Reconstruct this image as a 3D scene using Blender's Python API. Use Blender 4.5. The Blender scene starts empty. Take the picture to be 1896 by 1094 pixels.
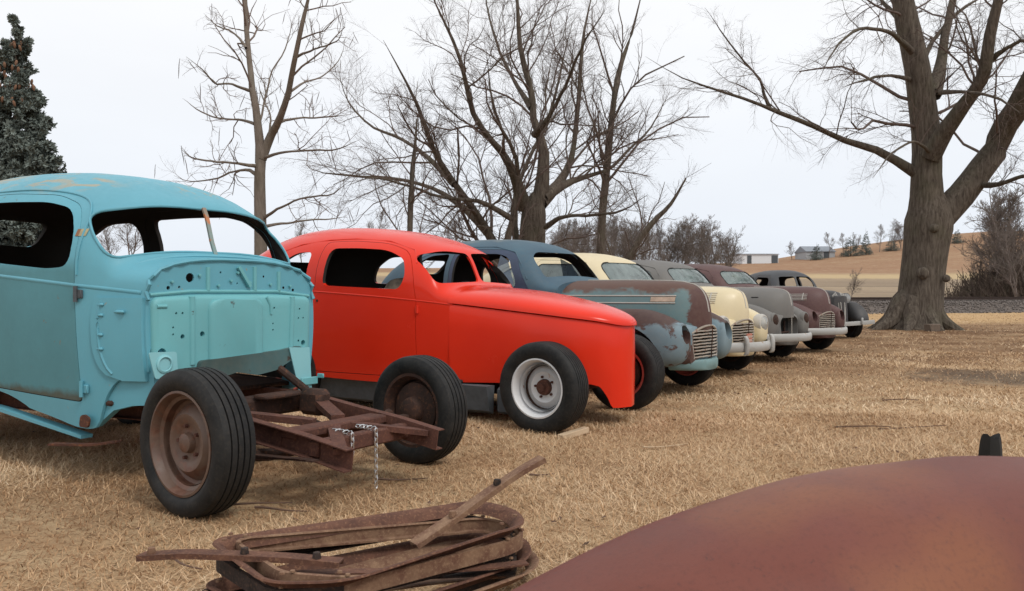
import bpy, bmesh, math, random
import numpy as np
from mathutils import Vector, Matrix
random.seed(7); rng = np.random.default_rng(7)
R_ = math.radians
scene = bpy.context.scene
COL = scene.collection

# ------------------------------------------------------------------ camera
F, CX, HY, CH = 1530.0, 948.0, 541.0, 1.10
cd = bpy.data.cameras.new('camera'); cam = bpy.data.objects.new('camera', cd); COL.objects.link(cam)
cd.sensor_width = 36; cd.sensor_fit = 'HORIZONTAL'; cd.lens = 36*F/1896
cd.clip_start = .05; cd.clip_end = 4000
cam.location = (0, 0, CH); cam.rotation_euler = (R_(90-.225), 0, 0)
cd.dof.use_dof = True; cd.dof.focus_distance = 6.5; cd.dof.aperture_fstop = 9
scene.camera = cam

# ------------------------------------------------------------------ world (bright overcast) + soft sun
SUN_EL, SUN_AZ = 50, 140     # azimuth clockwise from +Y: behind the camera, to its right
w = bpy.data.worlds.new('World'); scene.world = w; w.use_nodes = True
nt = w.node_tree; nt.nodes.clear()
o_ = nt.nodes.new('ShaderNodeOutputWorld'); bg = nt.nodes.new('ShaderNodeBackground')
sk = nt.nodes.new('ShaderNodeTexSky'); sk.sky_type = 'NISHITA'; sk.sun_disc = False
sk.sun_elevation = R_(SUN_EL); sk.sun_rotation = R_(SUN_AZ); sk.dust_density = 4; sk.air_density = 1
# overcast: cloud layer mixed over the clear sky, a little thinner towards the horizon
tc = nt.nodes.new('ShaderNodeTexCoord'); sep = nt.nodes.new('ShaderNodeSeparateXYZ')
nt.links.new(tc.outputs['Generated'], sep.inputs[0])
rp = nt.nodes.new('ShaderNodeValToRGB'); nt.links.new(sep.outputs['Z'], rp.inputs[0])
rp.color_ramp.elements[0].position = 0.0; rp.color_ramp.elements[0].color = (8.5, 9.1, 10.0, 1)
rp.color_ramp.elements[1].position = .30; rp.color_ramp.elements[1].color = (10.3, 10.4, 10.6, 1)
nz = nt.nodes.new('ShaderNodeTexNoise'); nz.inputs['Scale'].default_value = 2.2; nz.inputs['Detail'].default_value = 4
mp = nt.nodes.new('ShaderNodeMapping'); mp.inputs['Scale'].default_value = (1, 1, 3.5)
nt.links.new(tc.outputs['Generated'], mp.inputs[0]); nt.links.new(mp.outputs[0], nz.inputs['Vector'])
mr = nt.nodes.new('ShaderNodeMapRange'); mr.inputs[1].default_value = .3; mr.inputs[2].default_value = .7
mr.inputs[3].default_value = .97; mr.inputs[4].default_value = 1.03
nt.links.new(nz.outputs[0], mr.inputs[0])
vm = nt.nodes.new('ShaderNodeVectorMath'); vm.operation = 'SCALE'
nt.links.new(rp.outputs[0], vm.inputs[0]); nt.links.new(mr.outputs[0], vm.inputs['Scale'])
mx = nt.nodes.new('ShaderNodeMix'); mx.data_type = 'RGBA'; mx.inputs[0].default_value = .93
nt.links.new(sk.outputs[0], mx.inputs[6]); nt.links.new(vm.outputs[0], mx.inputs[7])
nt.links.new(mx.outputs[2], bg.inputs[0]); bg.inputs[1].default_value = .10
nt.links.new(bg.outputs[0], o_.inputs[0])
sl = bpy.data.lights.new('sun', 'SUN'); sl.energy = 1.5; sl.angle = R_(14); sl.color = (1, .96, .9)
so = bpy.data.objects.new('sun', sl); COL.objects.link(so)
so.rotation_euler = (R_(90-SUN_EL), 0, R_(180-SUN_AZ)); so.location = (0, -5, 12)
vs = scene.view_settings; vs.view_transform = 'Standard'; vs.look = 'None'; vs.gamma = 1; vs.exposure = 0
vs.use_curve_mapping = False

# ------------------------------------------------------------------ small node helpers / materials
class NB:
    def __init__(s, name):
        s.m = bpy.data.materials.new(name); s.m.use_nodes = True
        s.t = s.m.node_tree; s.t.nodes.clear()
        s.out = s.n('ShaderNodeOutputMaterial'); s.bs = s.n('ShaderNodeBsdfPrincipled')
        s.l(s.bs.outputs[0], s.out.inputs[0])
        s.tc = s.n('ShaderNodeTexCoord')
    def n(s, k): return s.t.nodes.new(k)
    def l(s, a, b): s.t.links.new(a, b)
    def put(s, sock, v):
        if hasattr(v, 'is_linked') or isinstance(v, bpy.types.NodeSocket): s.l(v, sock)
        else:
            if isinstance(v, (tuple, list)) and len(v) == 3 and sock.type == 'RGBA': v = (*v, 1)
            sock.default_value = v
    def noise(s, scale, detail=4, rough=.55, vec=None, dist=0):
        q = s.n('ShaderNodeTexNoise'); q.inputs['Scale'].default_value = scale; q.inputs['Detail'].default_value = detail
        q.inputs['Roughness'].default_value = rough; q.inputs['Distortion'].default_value = dist
        s.l(vec or s.tc.outputs['Object'], q.inputs['Vector']); return q.outputs[0]
    def mapv(s, scale=(1,1,1), loc=(0,0,0), src=None):
        q = s.n('ShaderNodeMapping'); q.inputs['Scale'].default_value = scale; q.inputs['Location'].default_value = loc
        s.l(src or s.tc.outputs['Object'], q.inputs[0]); return q.outputs[0]
    def xyz(s, src=None):
        q = s.n('ShaderNodeSeparateXYZ'); s.l(src or s.tc.outputs['Object'], q.inputs[0]); return q.outputs
    def rng(s, v, a, b, c=0., d=1., smooth=False):
        q = s.n('ShaderNodeMapRange'); s.put(q.inputs[0], v)
        if smooth: q.interpolation_type = 'SMOOTHSTEP'
        for i, x in enumerate((a, b, c, d)): q.inputs[i+1].default_value = x
        return q.outputs[0]
    def math(s, op, a, b=0., c=0.):
        q = s.n('ShaderNodeMath'); q.operation = op; s.put(q.inputs[0], a); s.put(q.inputs[1], b); s.put(q.inputs[2], c); return q.outputs[0]
    def mix(s, f, a, b):
        q = s.n('ShaderNodeMix'); q.data_type = 'RGBA'; s.put(q.inputs[0], f); s.put(q.inputs[6], a); s.put(q.inputs[7], b); return q.outputs[2]
    def bump(s, h, strength=.3, dist=.01):
        q = s.n('ShaderNodeBump'); q.inputs['Strength'].default_value = strength; q.inputs['Distance'].default_value = dist
        s.l(h, q.inputs['Height']); s.l(q.outputs[0], s.bs.inputs['Normal']); return q
    def base(s, c): s.put(s.bs.inputs['Base Color'], c)
    def rough(s, v): s.put(s.bs.inputs['Roughness'], v)
    def metal(s, v): s.put(s.bs.inputs['Metallic'], v)

RUST = (.105, .042, .026); RUST_D = (.045, .022, .017); RUST_O = (.24, .095, .04)
def paint(name, base, alt=None, rust_amt=.0, rust=RUST, scale=3., rough=.5, spec=.5, dust=.15, zones=(), dents=.0, scuff=None):
    """weathered paint: two tones, rust blotches (fixed to the panel), dust. zones: (axis, lo, hi, col, jitter)"""
    b = NB(name); alt = alt or tuple(c*.8 for c in base)
    n1 = b.noise(1.6, 5); n2 = b.noise(22, 5, .65); n3 = b.noise(scale, 7, .62, dist=.4)
    c = b.mix(b.rng(n1, .35, .65), base, alt)
    ax = b.xyz()
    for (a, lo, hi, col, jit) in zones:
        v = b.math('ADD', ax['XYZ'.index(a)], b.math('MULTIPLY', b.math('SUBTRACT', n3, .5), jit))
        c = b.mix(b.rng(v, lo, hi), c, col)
    if scuff:      # rubbed-through paint on the crown of the roof
        z0, col = scuff; ns = b.noise(2.2, 6, .6, b.mapv((1.2, 3.2, 4.5)), dist=1.2); ns2 = b.noise(1.1, 2)
        f = b.math('MULTIPLY', b.rng(ax['Z'], z0, z0+.06), b.math('MULTIPLY', b.rng(ns, .53, .60), b.rng(ns2, .42, .55)))
        c = b.mix(b.math('MULTIPLY', f, .8), c, col)
    if rust_amt > 0:
        th = .72 - .3*rust_amt
        rc = b.mix(b.rng(n2, .3, .7), rust, tuple(x*1.7 for x in rust))
        c = b.mix(b.rng(n3, th, th+.035), c, rc)
    c = b.mix(b.math('MULTIPLY', b.rng(n2, .35, .8), dust), c, (.30, .25, .19))
    b.base(c); b.rough(b.rng(n2, .3, .75, rough-.08, min(1, rough+.15)))
    b.bs.inputs['Specular IOR Level'].default_value = spec
    h = b.math('ADD', b.math('MULTIPLY', n2, .10), b.math('MULTIPLY', n3, .25+dents))
    b.bump(h, .10, .005)
    return b.m
def rusty(name, c1=RUST, c2=RUST_D, c3=RUST_O, scale=6., rough=.85):
    b = NB(name); n1 = b.noise(scale, 7, .65); n2 = b.noise(scale*7, 5, .7)
    c = b.mix(b.rng(n1, .35, .62), c1, c2); c = b.mix(b.rng(n2, .52, .72), c, c3)
    b.base(c); b.rough(rough); b.bs.inputs['Specular IOR Level'].default_value = .3
    b.bump(b.math('ADD', n2, n1), .45, .004); return b.m
def plain(name, col, rough=.6, metal=0., var=.25, scale=15., bump=.15, spec=.5):
    b = NB(name); n1 = b.noise(scale, 5, .6)
    b.base(b.mix(b.rng(n1, .3, .7), tuple(c*(1-var) for c in col), tuple(min(1, c*(1+var)) for c in col)))
    b.rough(b.rng(n1, .3, .7, max(.03, rough-.07), min(1, rough+.1))); b.metal(metal)
    b.bs.inputs['Specular IOR Level'].default_value = spec
    if bump: b.bump(n1, bump, .004)
    return b.m
def rubber(name):
    b = NB(name); n1 = b.noise(9, 5, .6); n2 = b.noise(60, 3)
    c = b.mix(b.rng(n1, .35, .7), (.010, .0105, .011), (.026, .025, .024))
    c = b.mix(b.math('MULTIPLY', b.rng(n2, .5, .8), .25), c, (.085, .07, .052))
    b.base(c); b.rough(.62); b.bs.inputs['Specular IOR Level'].default_value = .22; b.bump(n2, .2, .002); return b.m
def glass(name, tint=(.62, .72, .70), haze=.35, col=(.34, .40, .39)):
    b = NB(name); t = b.n('ShaderNodeBsdfTransparent'); t.inputs[0].default_value = (*tint, 1)
    g = b.n('ShaderNodeBsdfGlossy'); g.inputs['Roughness'].default_value = .04
    d = b.n('ShaderNodeBsdfDiffuse'); d.inputs[0].default_value = (*col, 1)
    fr = b.n('ShaderNodeFresnel'); fr.inputs[0].default_value = 1.6
    m1 = b.n('ShaderNodeMixShader'); m2 = b.n('ShaderNodeMixShader')
    b.l(b.rng(b.noise(5, 4), .3, .7, haze*.7, haze*1.3), m1.inputs[0]); b.l(t.outputs[0], m1.inputs[1]); b.l(d.outputs[0], m1.inputs[2])
    b.l(fr.outputs[0], m2.inputs[0]); b.l(m1.outputs[0], m2.inputs[1]); b.l(g.outputs[0], m2.inputs[2])
    b.l(m2.outputs[0], b.out.inputs[0]); return b.m
def bark(name, c1, c2, sx=9., sz=1.5, bump=.8, dist=.03):
    b = NB(name); v = b.mapv((sx, sx, sz)); n1 = b.noise(1., 7, .68, v, dist=.5); n2 = b.noise(1.2, 4)
    c = b.mix(b.rng(n1, .36, .66), c1, c2); c = b.mix(b.math('MULTIPLY', b.rng(n2, .5, .72), .5), c, (.10, .095, .06))
    b.base(c); b.rough(.95); b.bs.inputs['Specular IOR Level'].default_value = .15
    if bump: b.bump(n1, bump, dist)
    return b.m

# ------------------------------------------------------------------ mesh helpers
def link(name, me, mat=None, parent=None):
    o = bpy.data.objects.new(name, me); COL.objects.link(o)
    if mat is not None:
        for m in (mat if isinstance(mat, (list, tuple)) else [mat]): me.materials.append(m)
    if parent is not None: o.parent = parent
    return o
def smooth(me, ang=38):
    me.polygons.foreach_set('use_smooth', np.ones(len(me.polygons), bool))
    me.set_sharp_from_angle(angle=R_(ang))
def mesh(v, f, ang=38):
    me = bpy.data.meshes.new('m'); me.from_pydata([tuple(map(float, p)) for p in v], [], [tuple(int(i) for i in q) for q in f]); me.validate(); me.update()
    bm = bmesh.new(); bm.from_mesh(me); bmesh.ops.recalc_face_normals(bm, faces=bm.faces); bm.to_mesh(me); bm.free()
    if ang: smooth(me, ang)
    return me
def thing(name, label, cat, loc=(0,0,0), rz=0, group=None, kind=None):
    o = bpy.data.objects.new(name, None); COL.objects.link(o); o.location = loc; o.rotation_euler = (0, 0, rz)
    o.empty_display_size = .2
    return tag(o, label, cat, group, kind)
def tag(o, label=None, cat=None, group=None, kind=None):
    if label: o['label'] = label
    if cat: o['category'] = cat
    if group: o['group'] = group
    if kind: o['kind'] = kind
    return o
def pinterp(keys):
    """monotone cubic through (x, y) keys -> function"""
    xs = np.array([k[0] for k in keys], float); ys = np.array([k[1] for k in keys], float)
    h = np.diff(xs); d = np.diff(ys)/h; m = np.zeros(len(xs))
    m[0] = d[0]; m[-1] = d[-1]
    for i in range(1, len(xs)-1):
        if d[i-1]*d[i] > 0:
            w1 = 2*h[i]+h[i-1]; w2 = h[i]+2*h[i-1]; m[i] = (w1+w2)/(w1/d[i-1]+w2/d[i])
    def fn(x):
        x = np.clip(x, xs[0], xs[-1]); i = np.clip(np.searchsorted(xs, x)-1, 0, len(h)-1)
        t = (x-xs[i])/h[i]
        return (ys[i]*(1+2*t)*(1-t)**2 + m[i]*h[i]*t*(1-t)**2 + ys[i+1]*t*t*(3-2*t) + m[i+1]*h[i]*t*t*(t-1))
    return fn
def loft(rings, cap=True, closed=True):
    rings = [np.asarray(r, float) for r in rings]; n = len(rings[0]); v = np.concatenate(rings); f = []
    for i in range(len(rings)-1):
        for j in range(n if closed else n-1):
            k = (j+1) % n; f.append((i*n+j, i*n+k, (i+1)*n+k, (i+1)*n+j))
    if cap and closed: f.append(tuple(range(n))); f.append(tuple(range((len(rings)-1)*n, len(rings)*n)))
    return v, f
def tube(path, r, n=8, prof=None, up=(0, 0, 1), cap=True, closed=False):
    """sweep a round (or given 2-D) profile along a path"""
    P = np.asarray(path, float); K = len(P); rr = np.broadcast_to(np.asarray(r, float), (K,))
    if closed: T = np.roll(P, -1, 0)-np.roll(P, 1, 0)
    else: T = np.gradient(P, axis=0)
    T /= np.linalg.norm(T, axis=1)[:, None]+1e-12
    if prof is None: prof = [(math.cos(a), math.sin(a)) for a in np.linspace(0, 2*math.pi, n, endpoint=False)]
    prof = np.asarray(prof, float); rings = []
    for i in range(K):
        u = np.array(up, float); s = np.cross(T[i], u)
        if np.linalg.norm(s) < .05: s = np.cross(T[i], (0, 1, .01))
        s /= np.linalg.norm(s); q = np.cross(s, T[i])
        rings.append(P[i]+rr[i]*(prof[:, :1]*s+prof[:, 1:]*q))
    if closed:
        v, f = loft(rings+[rings[0]], cap=False); n = len(prof); N = len(v)-n
        return v[:N], [tuple(i % N for i in q) for q in f]
    return loft(rings, cap=cap)
def join(*parts):
    V = []; Fc = []; o = 0
    for v, f in parts:
        V.append(np.asarray(v, float)); Fc += [tuple(i+o for i in q) for q in f]; o += len(v)
    return np.concatenate(V), Fc
def box(c, s, rot=None):
    v = np.array([(x, y, z) for x in (-.5, .5) for y in (-.5, .5) for z in (-.5, .5)])*np.array(s)
    if rot is not None: v = v @ np.array(rot.to_3x3()).T
    return v+np.array(c), [(0,1,3,2), (4,6,7,5), (0,4,5,1), (2,3,7,6), (0,2,6,4), (1,5,7,3)]
def bbox(c, s, bev=.006, rot=None):
    """bevelled box"""
    bm = bmesh.new(); bmesh.ops.create_cube(bm, size=1); bmesh.ops.scale(bm, vec=s, verts=bm.verts)
    bmesh.ops.bevel(bm, geom=bm.edges[:], offset=min(bev, min(s)*.4), segments=1, affect='EDGES')
    v = np.array([p.co[:] for p in bm.verts]); bm.verts.index_update(); f = [tuple(q.index for q in fc.verts) for fc in bm.faces]; bm.free()
    if rot is not None: v = v @ np.array(rot.to_3x3()).T
    return v+np.array(c), f
def lathe(prof, n=40, axis='Y', closed=False):
    """prof: (radius, axial). revolve around axis"""
    rings = []
    for a in np.linspace(0, 2*math.pi, n, endpoint=False):
        ca, sa = math.cos(a), math.sin(a)
        if axis == 'Y': rings.append([(r*ca, t, r*sa) for r, t in prof])
        elif axis == 'X': rings.append([(t, r*ca, r*sa) for r, t in prof])
        else: rings.append([(r*ca, r*sa, t) for r, t in prof])
    m = len(prof); v = np.concatenate([np.array(r) for r in rings]); f = []
    for i in range(n):
        for j in range(m if closed else m-1):
            k = (j+1) % m; i2 = (i+1) % n; f.append((i*m+j, i*m+k, i2*m+k, i2*m+j))
    return v, f
def prism(poly, axis, a, b):
    """extrude 2-D polygon. axis 'Y': poly=(x,z); 'X': poly=(y,z); 'Z': poly=(x,y)"""
    def mk(t): return [{'Y': (p[0], t, p[1]), 'X': (t, p[0], p[1]), 'Z': (p[0], p[1], t)}[axis] for p in poly]
    return loft([mk(a), mk(b)])
def rpoly(pts, r=.06, seg=5):
    """round the corners of a polygon; r may be a list"""
    n = len(pts); out = []
    for i in range(n):
        p = np.array(pts[i], float); a = np.array(pts[i-1], float)-p; b = np.array(pts[(i+1) % n], float)-p
        ri = r[i] if isinstance(r, (list, tuple)) else r
        la, lb = np.linalg.norm(a), np.linalg.norm(b); q = min(ri, la*.48, lb*.48)
        s, e = p+a/la*q, p+b/lb*q
        for t in np.linspace(0, 1, seg+1): out.append(tuple(s*(1-t)**2+2*p*t*(1-t)+e*t*t))
    return out
def shrink(poly, d):
    P = np.array(poly); c = P.mean(0); ext = np.abs(P-c).max(0); return [tuple(c+(p-c)*(1-d/ext)) for p in P]
def boolean(me, cut, op='DIFFERENCE'):
    """me, cut: meshes -> new mesh"""
    a = bpy.data.objects.new('tmp_a', me); c = bpy.data.objects.new('tmp_c', cut)
    COL.objects.link(a); COL.objects.link(c)
    m = a.modifiers.new('b', 'BOOLEAN'); m.operation = op; m.object = c; m.solver = 'MANIFOLD'
    dg = bpy.context.evaluated_depsgraph_get(); r = bpy.data.meshes.new_from_object(a.evaluated_get(dg))
    if len(r.polygons) == 0 or (op == 'DIFFERENCE' and len(r.polygons) == len(me.polygons)):
        m.solver = 'EXACT'; dg = bpy.context.evaluated_depsgraph_get(); r = bpy.data.meshes.new_from_object(a.evaluated_get(dg))
    bpy.data.objects.remove(a); bpy.data.objects.remove(c); r.materials.clear()
    return r
def part(name, vf, mat, parent, ang=38): return link(name, mesh(*vf, ang), mat, parent)
def at(px, py, D):
    """point at depth D seen in direction of measured position px, py"""
    return np.array(((px-CX)/F*D, D, CH-(py-HY)/F*D))
# ------------------------------------------------------------------ ground
def smooths(a, b, x): t = np.clip((x-a)/(b-a), 0, 1); return t*t*(3-2*t)
def rail_s(x, y): return y-(39.5+.3*x)          # distance (in depth) beyond the track centre line
CREST = pinterp([(-2500,2),(-200,2),(0,3.6),(50,5.2),(65,5.8),(77,6.6),(92,8.6),(114,12.2),(134,15.2),(165,17.5),(400,19),(2500,19)])
def gz(x, y):
    x = np.asarray(x, float); y = np.asarray(y, float); s = rail_s(x, y)
    z = .006*np.sin(x*1.7+.4)*np.cos(y*1.3)+.005*np.sin(x*3.1+y*2.3)
    bank = smooths(-3.6, -1.9, s)*(1-.45*smooths(1.9, 5.5, s))*.56
    field = 1.0*smooths(6, 30, s)+2.7*smooths(20, 110, s)
    crest = CREST(x)*smooths(75, 190, s)
    far = -1.0*crest*smooths(230, 520, s)
    fade = smooths(0, 4, y)
    return z*fade+bank+field+crest+far
xs = np.unique(np.concatenate([np.linspace(-12, 14, 90), np.linspace(-60, 90, 76), np.linspace(-400, 420, 60), [-2500, -1500, -800, 800, 1500, 2500]]))
ys = np.unique(np.concatenate([np.linspace(-6, 16, 70), np.linspace(16, 70, 110), np.linspace(70, 330, 60), np.linspace(330, 700, 14), [-300, -60, 1000, 1600, 2600]]))
X, Y = np.meshgrid(xs, ys); Z = gz(X, Y)
nx, ny = len(xs), len(ys)
idx = np.arange(nx*ny).reshape(ny, nx); fq = np.stack([idx[:-1,:-1], idx[:-1,1:], idx[1:,1:], idx[1:,:-1]], -1).reshape(-1, 4)
def np_mesh(V, Fc):
    me = bpy.data.meshes.new('m'); V = np.asarray(V, np.float32); Fc = np.asarray(Fc, np.int32); k = Fc.shape[1]
    me.vertices.add(len(V)); me.vertices.foreach_set('co', V.ravel()); me.loops.add(Fc.size); me.loops.foreach_set('vertex_index', Fc.ravel())
    me.polygons.add(len(Fc)); me.polygons.foreach_set('loop_start', np.arange(0, Fc.size, k, dtype=np.int32)); me.update(calc_edges=True); return me
gm = np_mesh(np.stack([X, Y, Z], -1).reshape(-1, 3), fq); gm.polygons.foreach_set('use_smooth', np.ones(len(fq), bool))
b = NB('ground_dry_grass'); P = b.tc.outputs['Object']; ax = b.xyz()
s_ = b.math('SUBTRACT', ax['Y'], b.math('ADD', b.math('MULTIPLY', ax['X'], .3), 39.5))
n1 = b.noise(.55, 6, .6); n2 = b.noise(6, 6, .7); n3 = b.noise(70, 4, .75); n4 = b.noise(1.6, 5, .6)
n5 = b.noise(1., 6, .7, b.mapv((.012, .05, .1)))
str1 = (.38,.245,.135); str2 = (.48,.35,.21); str3 = (.30,.16,.08); soil = (.12,.072,.046)
c = b.mix(b.rng(n4, .35, .65), str1, str2); c = b.mix(b.math('MULTIPLY', b.rng(n2, .50, .68), .75), c, str3)
c = b.mix(b.math('MULTIPLY', b.rng(n3, .50, .72), .6), c, soil)
c = b.mix(b.math('MULTIPLY', b.rng(n1, .50, .66), .55), c, (.20,.115,.062))
# leaf-littered brown belt in front of the big tree, brighter straw strip before the track
belt = b.math('MULTIPLY', b.rng(s_, -33, -27, smooth=True), b.rng(s_, -17, -14, 1, 0))
c = b.mix(b.math('MULTIPLY', belt, b.rng(n1, .30, .62, .25, .95)), c, (.155,.085,.045))
strip = b.math('MULTIPLY', b.rng(s_, -17, -13, smooth=True), b.rng(s_, -3.9, -3.4, 1, 0))
c = b.mix(b.math('MULTIPLY', strip, .6), c, (.50,.33,.16))
# old bonfire patch on the right
dx = b.math('DIVIDE', b.math('SUBTRACT', ax['X'], 6.4), 1.7); dy = b.math('DIVIDE', b.math('SUBTRACT', ax['Y'], 10.6), 1.5)
rr = b.math('SQRT', b.math('ADD', b.math('MULTIPLY', dx, dx), b.math('MULTIPLY', dy, dy)))
rr = b.math('ADD', rr, b.math('MULTIPLY', b.math('SUBTRACT', n4, .5), 1.6)); rr = b.math('ADD', rr, b.math('MULTIPLY', b.math('SUBTRACT', n2, .5), 1.2))
c = b.mix(b.math('MULTIPLY', b.rng(rr, .35, .95, 1, 0), .75), c, (.07,.055,.045))
# ballast, field bands and the russet hill
gray = b.mix(b.rng(b.noise(9, 4, .8), .35, .65), (.075,.062,.055), (.19,.16,.14))
c = b.mix(b.math('MULTIPLY', b.rng(b.math('ADD', s_, b.math('MULTIPLY', n2, .5)), -3.35, -3.1), b.rng(s_, 3.0, 4.2, 1, 0)), c, gray)
fld = b.mix(b.rng(n5, .40, .58), (.36,.28,.19), (.25,.195,.14)); fld = b.mix(b.math('MULTIPLY', b.rng(n4, .45, .65), .5), fld, (.23,.165,.11))
fld = b.mix(b.math('MULTIPLY', b.rng(n2, .4, .7), .35), fld, (.22,.15,.09))
c = b.mix(b.rng(s_, 4, 7), c, fld)
dk = b.math('ABSOLUTE', b.math('SUBTRACT', b.math('ADD', s_, b.math('MULTIPLY', n1, 6)), 47)); c = b.mix(b.math('MULTIPLY', b.rng(dk, 1., 3.5, 1, 0), .55), c, (.13,.10,.075))
fr_ = b.math('MULTIPLY', b.rng(b.math('ADD', s_, b.math('MULTIPLY', n1, 22)), 88, 94), b.rng(s_, 96, 112, 1, 0)); c = b.mix(fr_, c, (.44,.33,.19))
hill = b.mix(b.rng(n5, .32, .66), (.27,.15,.088), (.33,.215,.13)); hill = b.mix(b.math('MULTIPLY', b.rng(n4, .48, .66), .6), hill, (.22,.125,.08)); hill = b.mix(b.math('MULTIPLY', b.rng(n1, .52, .62), .5), hill, (.37,.26,.165))
c = b.mix(b.rng(b.math('ADD', s_, b.math('MULTIPLY', n1, 20)), 104, 116), c, hill)
b.base(c); b.rough(.97); b.bs.inputs['Specular IOR Level'].default_value = .1
b.bump(b.math('ADD', b.math('MULTIPLY', n3, .6), n2), .8, .02)
ground = link('ground', gm, b.m); tag(ground, kind='structure')

# ------------------------------------------------------------------ dry grass blades (one mesh, uncountable)
def grass(n, dmin, dmax, h0, h1, wd, seed, l0=.6, l1=2.6, bright=0.):
    g = np.random.default_rng(seed); d = np.sqrt(g.uniform(dmin**2, dmax**2, n)); a = g.uniform(-.86, .80, n)
    x, y = a*d, d*1.0
    keep = np.ones(n, bool)
    for (px, py, rx, ry, p) in ((6.4,10.6,1.3,1.1,.75),): keep &= ~((((x-px)/rx)**2+((y-py)/ry)**2 < 1) & (g.random(n) < p))
    x, y = x[keep], y[keep]; n = len(x)
    clump = np.sin(x*2.1+1.3*np.sin(y*1.7))*np.cos(y*2.6+np.sin(x*3.1))*.5+.5
    pat = .5+.25*np.sin(x*.83+1.9*np.sin(y*.61+.5))+.25*np.sin(y*1.13-x*.47+1.3*np.sin(x*1.31))
    kp = g.random(n) < .62+.9*np.clip(pat*1.4-.1+.5*clump, 0, 1); x, y, clump, pat = x[kp], y[kp], clump[kp], pat[kp]; n = len(x)
    h = g.uniform(h0, h1, n)*(.55+.50*clump+.30*pat); az = g.uniform(0, 6.283, n); lean = g.uniform(l0, l1, n)
    z = gz(x, y)-.004; dirx, diry = np.cos(az), np.sin(az); sx, sy = -diry, dirx; w_ = wd*g.uniform(.6, 1.4, n)
    b0 = np.stack([x-sx*w_, y-sy*w_, z], -1); b1 = np.stack([x+sx*w_, y+sy*w_, z], -1)
    tp = np.stack([x+dirx*h*lean, y+diry*h*lean, z+h*.75*np.clip(1.45-lean*.42, .30, 1)], -1)
    tw_ = np.stack([sx*w_*.35, sy*w_*.35, np.zeros(n)], -1)
    V = np.stack([b0, b1, tp+tw_, tp-tw_], 1).reshape(-1, 3); i = np.arange(n)*4
    T = np.stack([i, i+1, i+2, i+3], -1)
    tone = np.repeat(np.clip(g.random(n)*.62+.25*clump+.42*(pat-.5)+bright, 0, 1), 4); return V, T, tone
Gs = [grass(200000, 2.3, 7.5, .024, .062, .0019, 1), grass(160000, 6.5, 15, .026, .060, .0033, 2), grass(90000, 14, 42, .03, .07, .006, 3), grass(36000, 2.3, 9, .022, .040, .0013, 4, 2.2, 4.2, .25)]
V = []; T = []; C_ = []; o = 0
for v, t_, c_ in Gs: V.append(v); T.append(t_+o); C_.append(c_); o += len(v)
me = np_mesh(np.concatenate(V), np.concatenate(T)); at_ = me.attributes.new('tone', 'FLOAT', 'POINT'); at_.data.foreach_set('value', np.concatenate(C_).astype(np.float32))
b = NB('straw_blades'); q = b.n('ShaderNodeAttribute'); q.attribute_name = 'tone'
ra = b.n('ShaderNodeValToRGB'); b.l(q.outputs['Fac'], ra.inputs[0]); e = ra.color_ramp.elements
e[0].color = (.21,.105,.048,1); e[1].color = (.86,.71,.50,1); k = e.new(.35); k.color = (.46,.285,.152,1); k = e.new(.7); k.color = (.67,.49,.31,1)
b.base(ra.outputs[0]); b.rough(.8); b.bs.inputs['Specular IOR Level'].default_value = .2
tag(link('dry_grass', me, b.m), 'short dry straw-coloured grass covering the yard', 'grass', kind='stuff')
# dead leaves and chaff
g = np.random.default_rng(9); n = 9000; d = np.sqrt(g.uniform(3**2, 34**2, n)); x = d*g.uniform(-.6, .85, n); y = d
lit = (g.random(n) < .25) | (np.sin(x*.9+y*.6)+np.sin(y*.8-x*.4) > .5); x, y, d = x[lit], y[lit], d[lit]; n = len(x); z = gz(x, y)+g.uniform(.006, .026, n)
sz = g.uniform(.008, .022, n)*(1+d*.035); az = g.uniform(0, 6.283, n); c1 = np.stack([np.cos(az), np.sin(az), g.uniform(-.4, .4, n)], -1)*sz[:, None]; c2 = np.stack([-np.sin(az), np.cos(az), g.uniform(-.4, .4, n)], -1)*sz[:, None]*.55
p = np.stack([x, y, z], -1); V = np.stack([p-c1, p+c2, p+c1, p-c2], 1).reshape(-1, 3); i = np.arange(n)*4
tag(link('dead_leaves', np_mesh(V, np.stack([i, i+1, i+2, i+3], -1)), plain('dead_leaf', (.10,.052,.03), .9, var=.6, scale=3, bump=0)), 'scattered dead brown leaves and chaff on the grass', 'leaves', kind='stuff')
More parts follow.
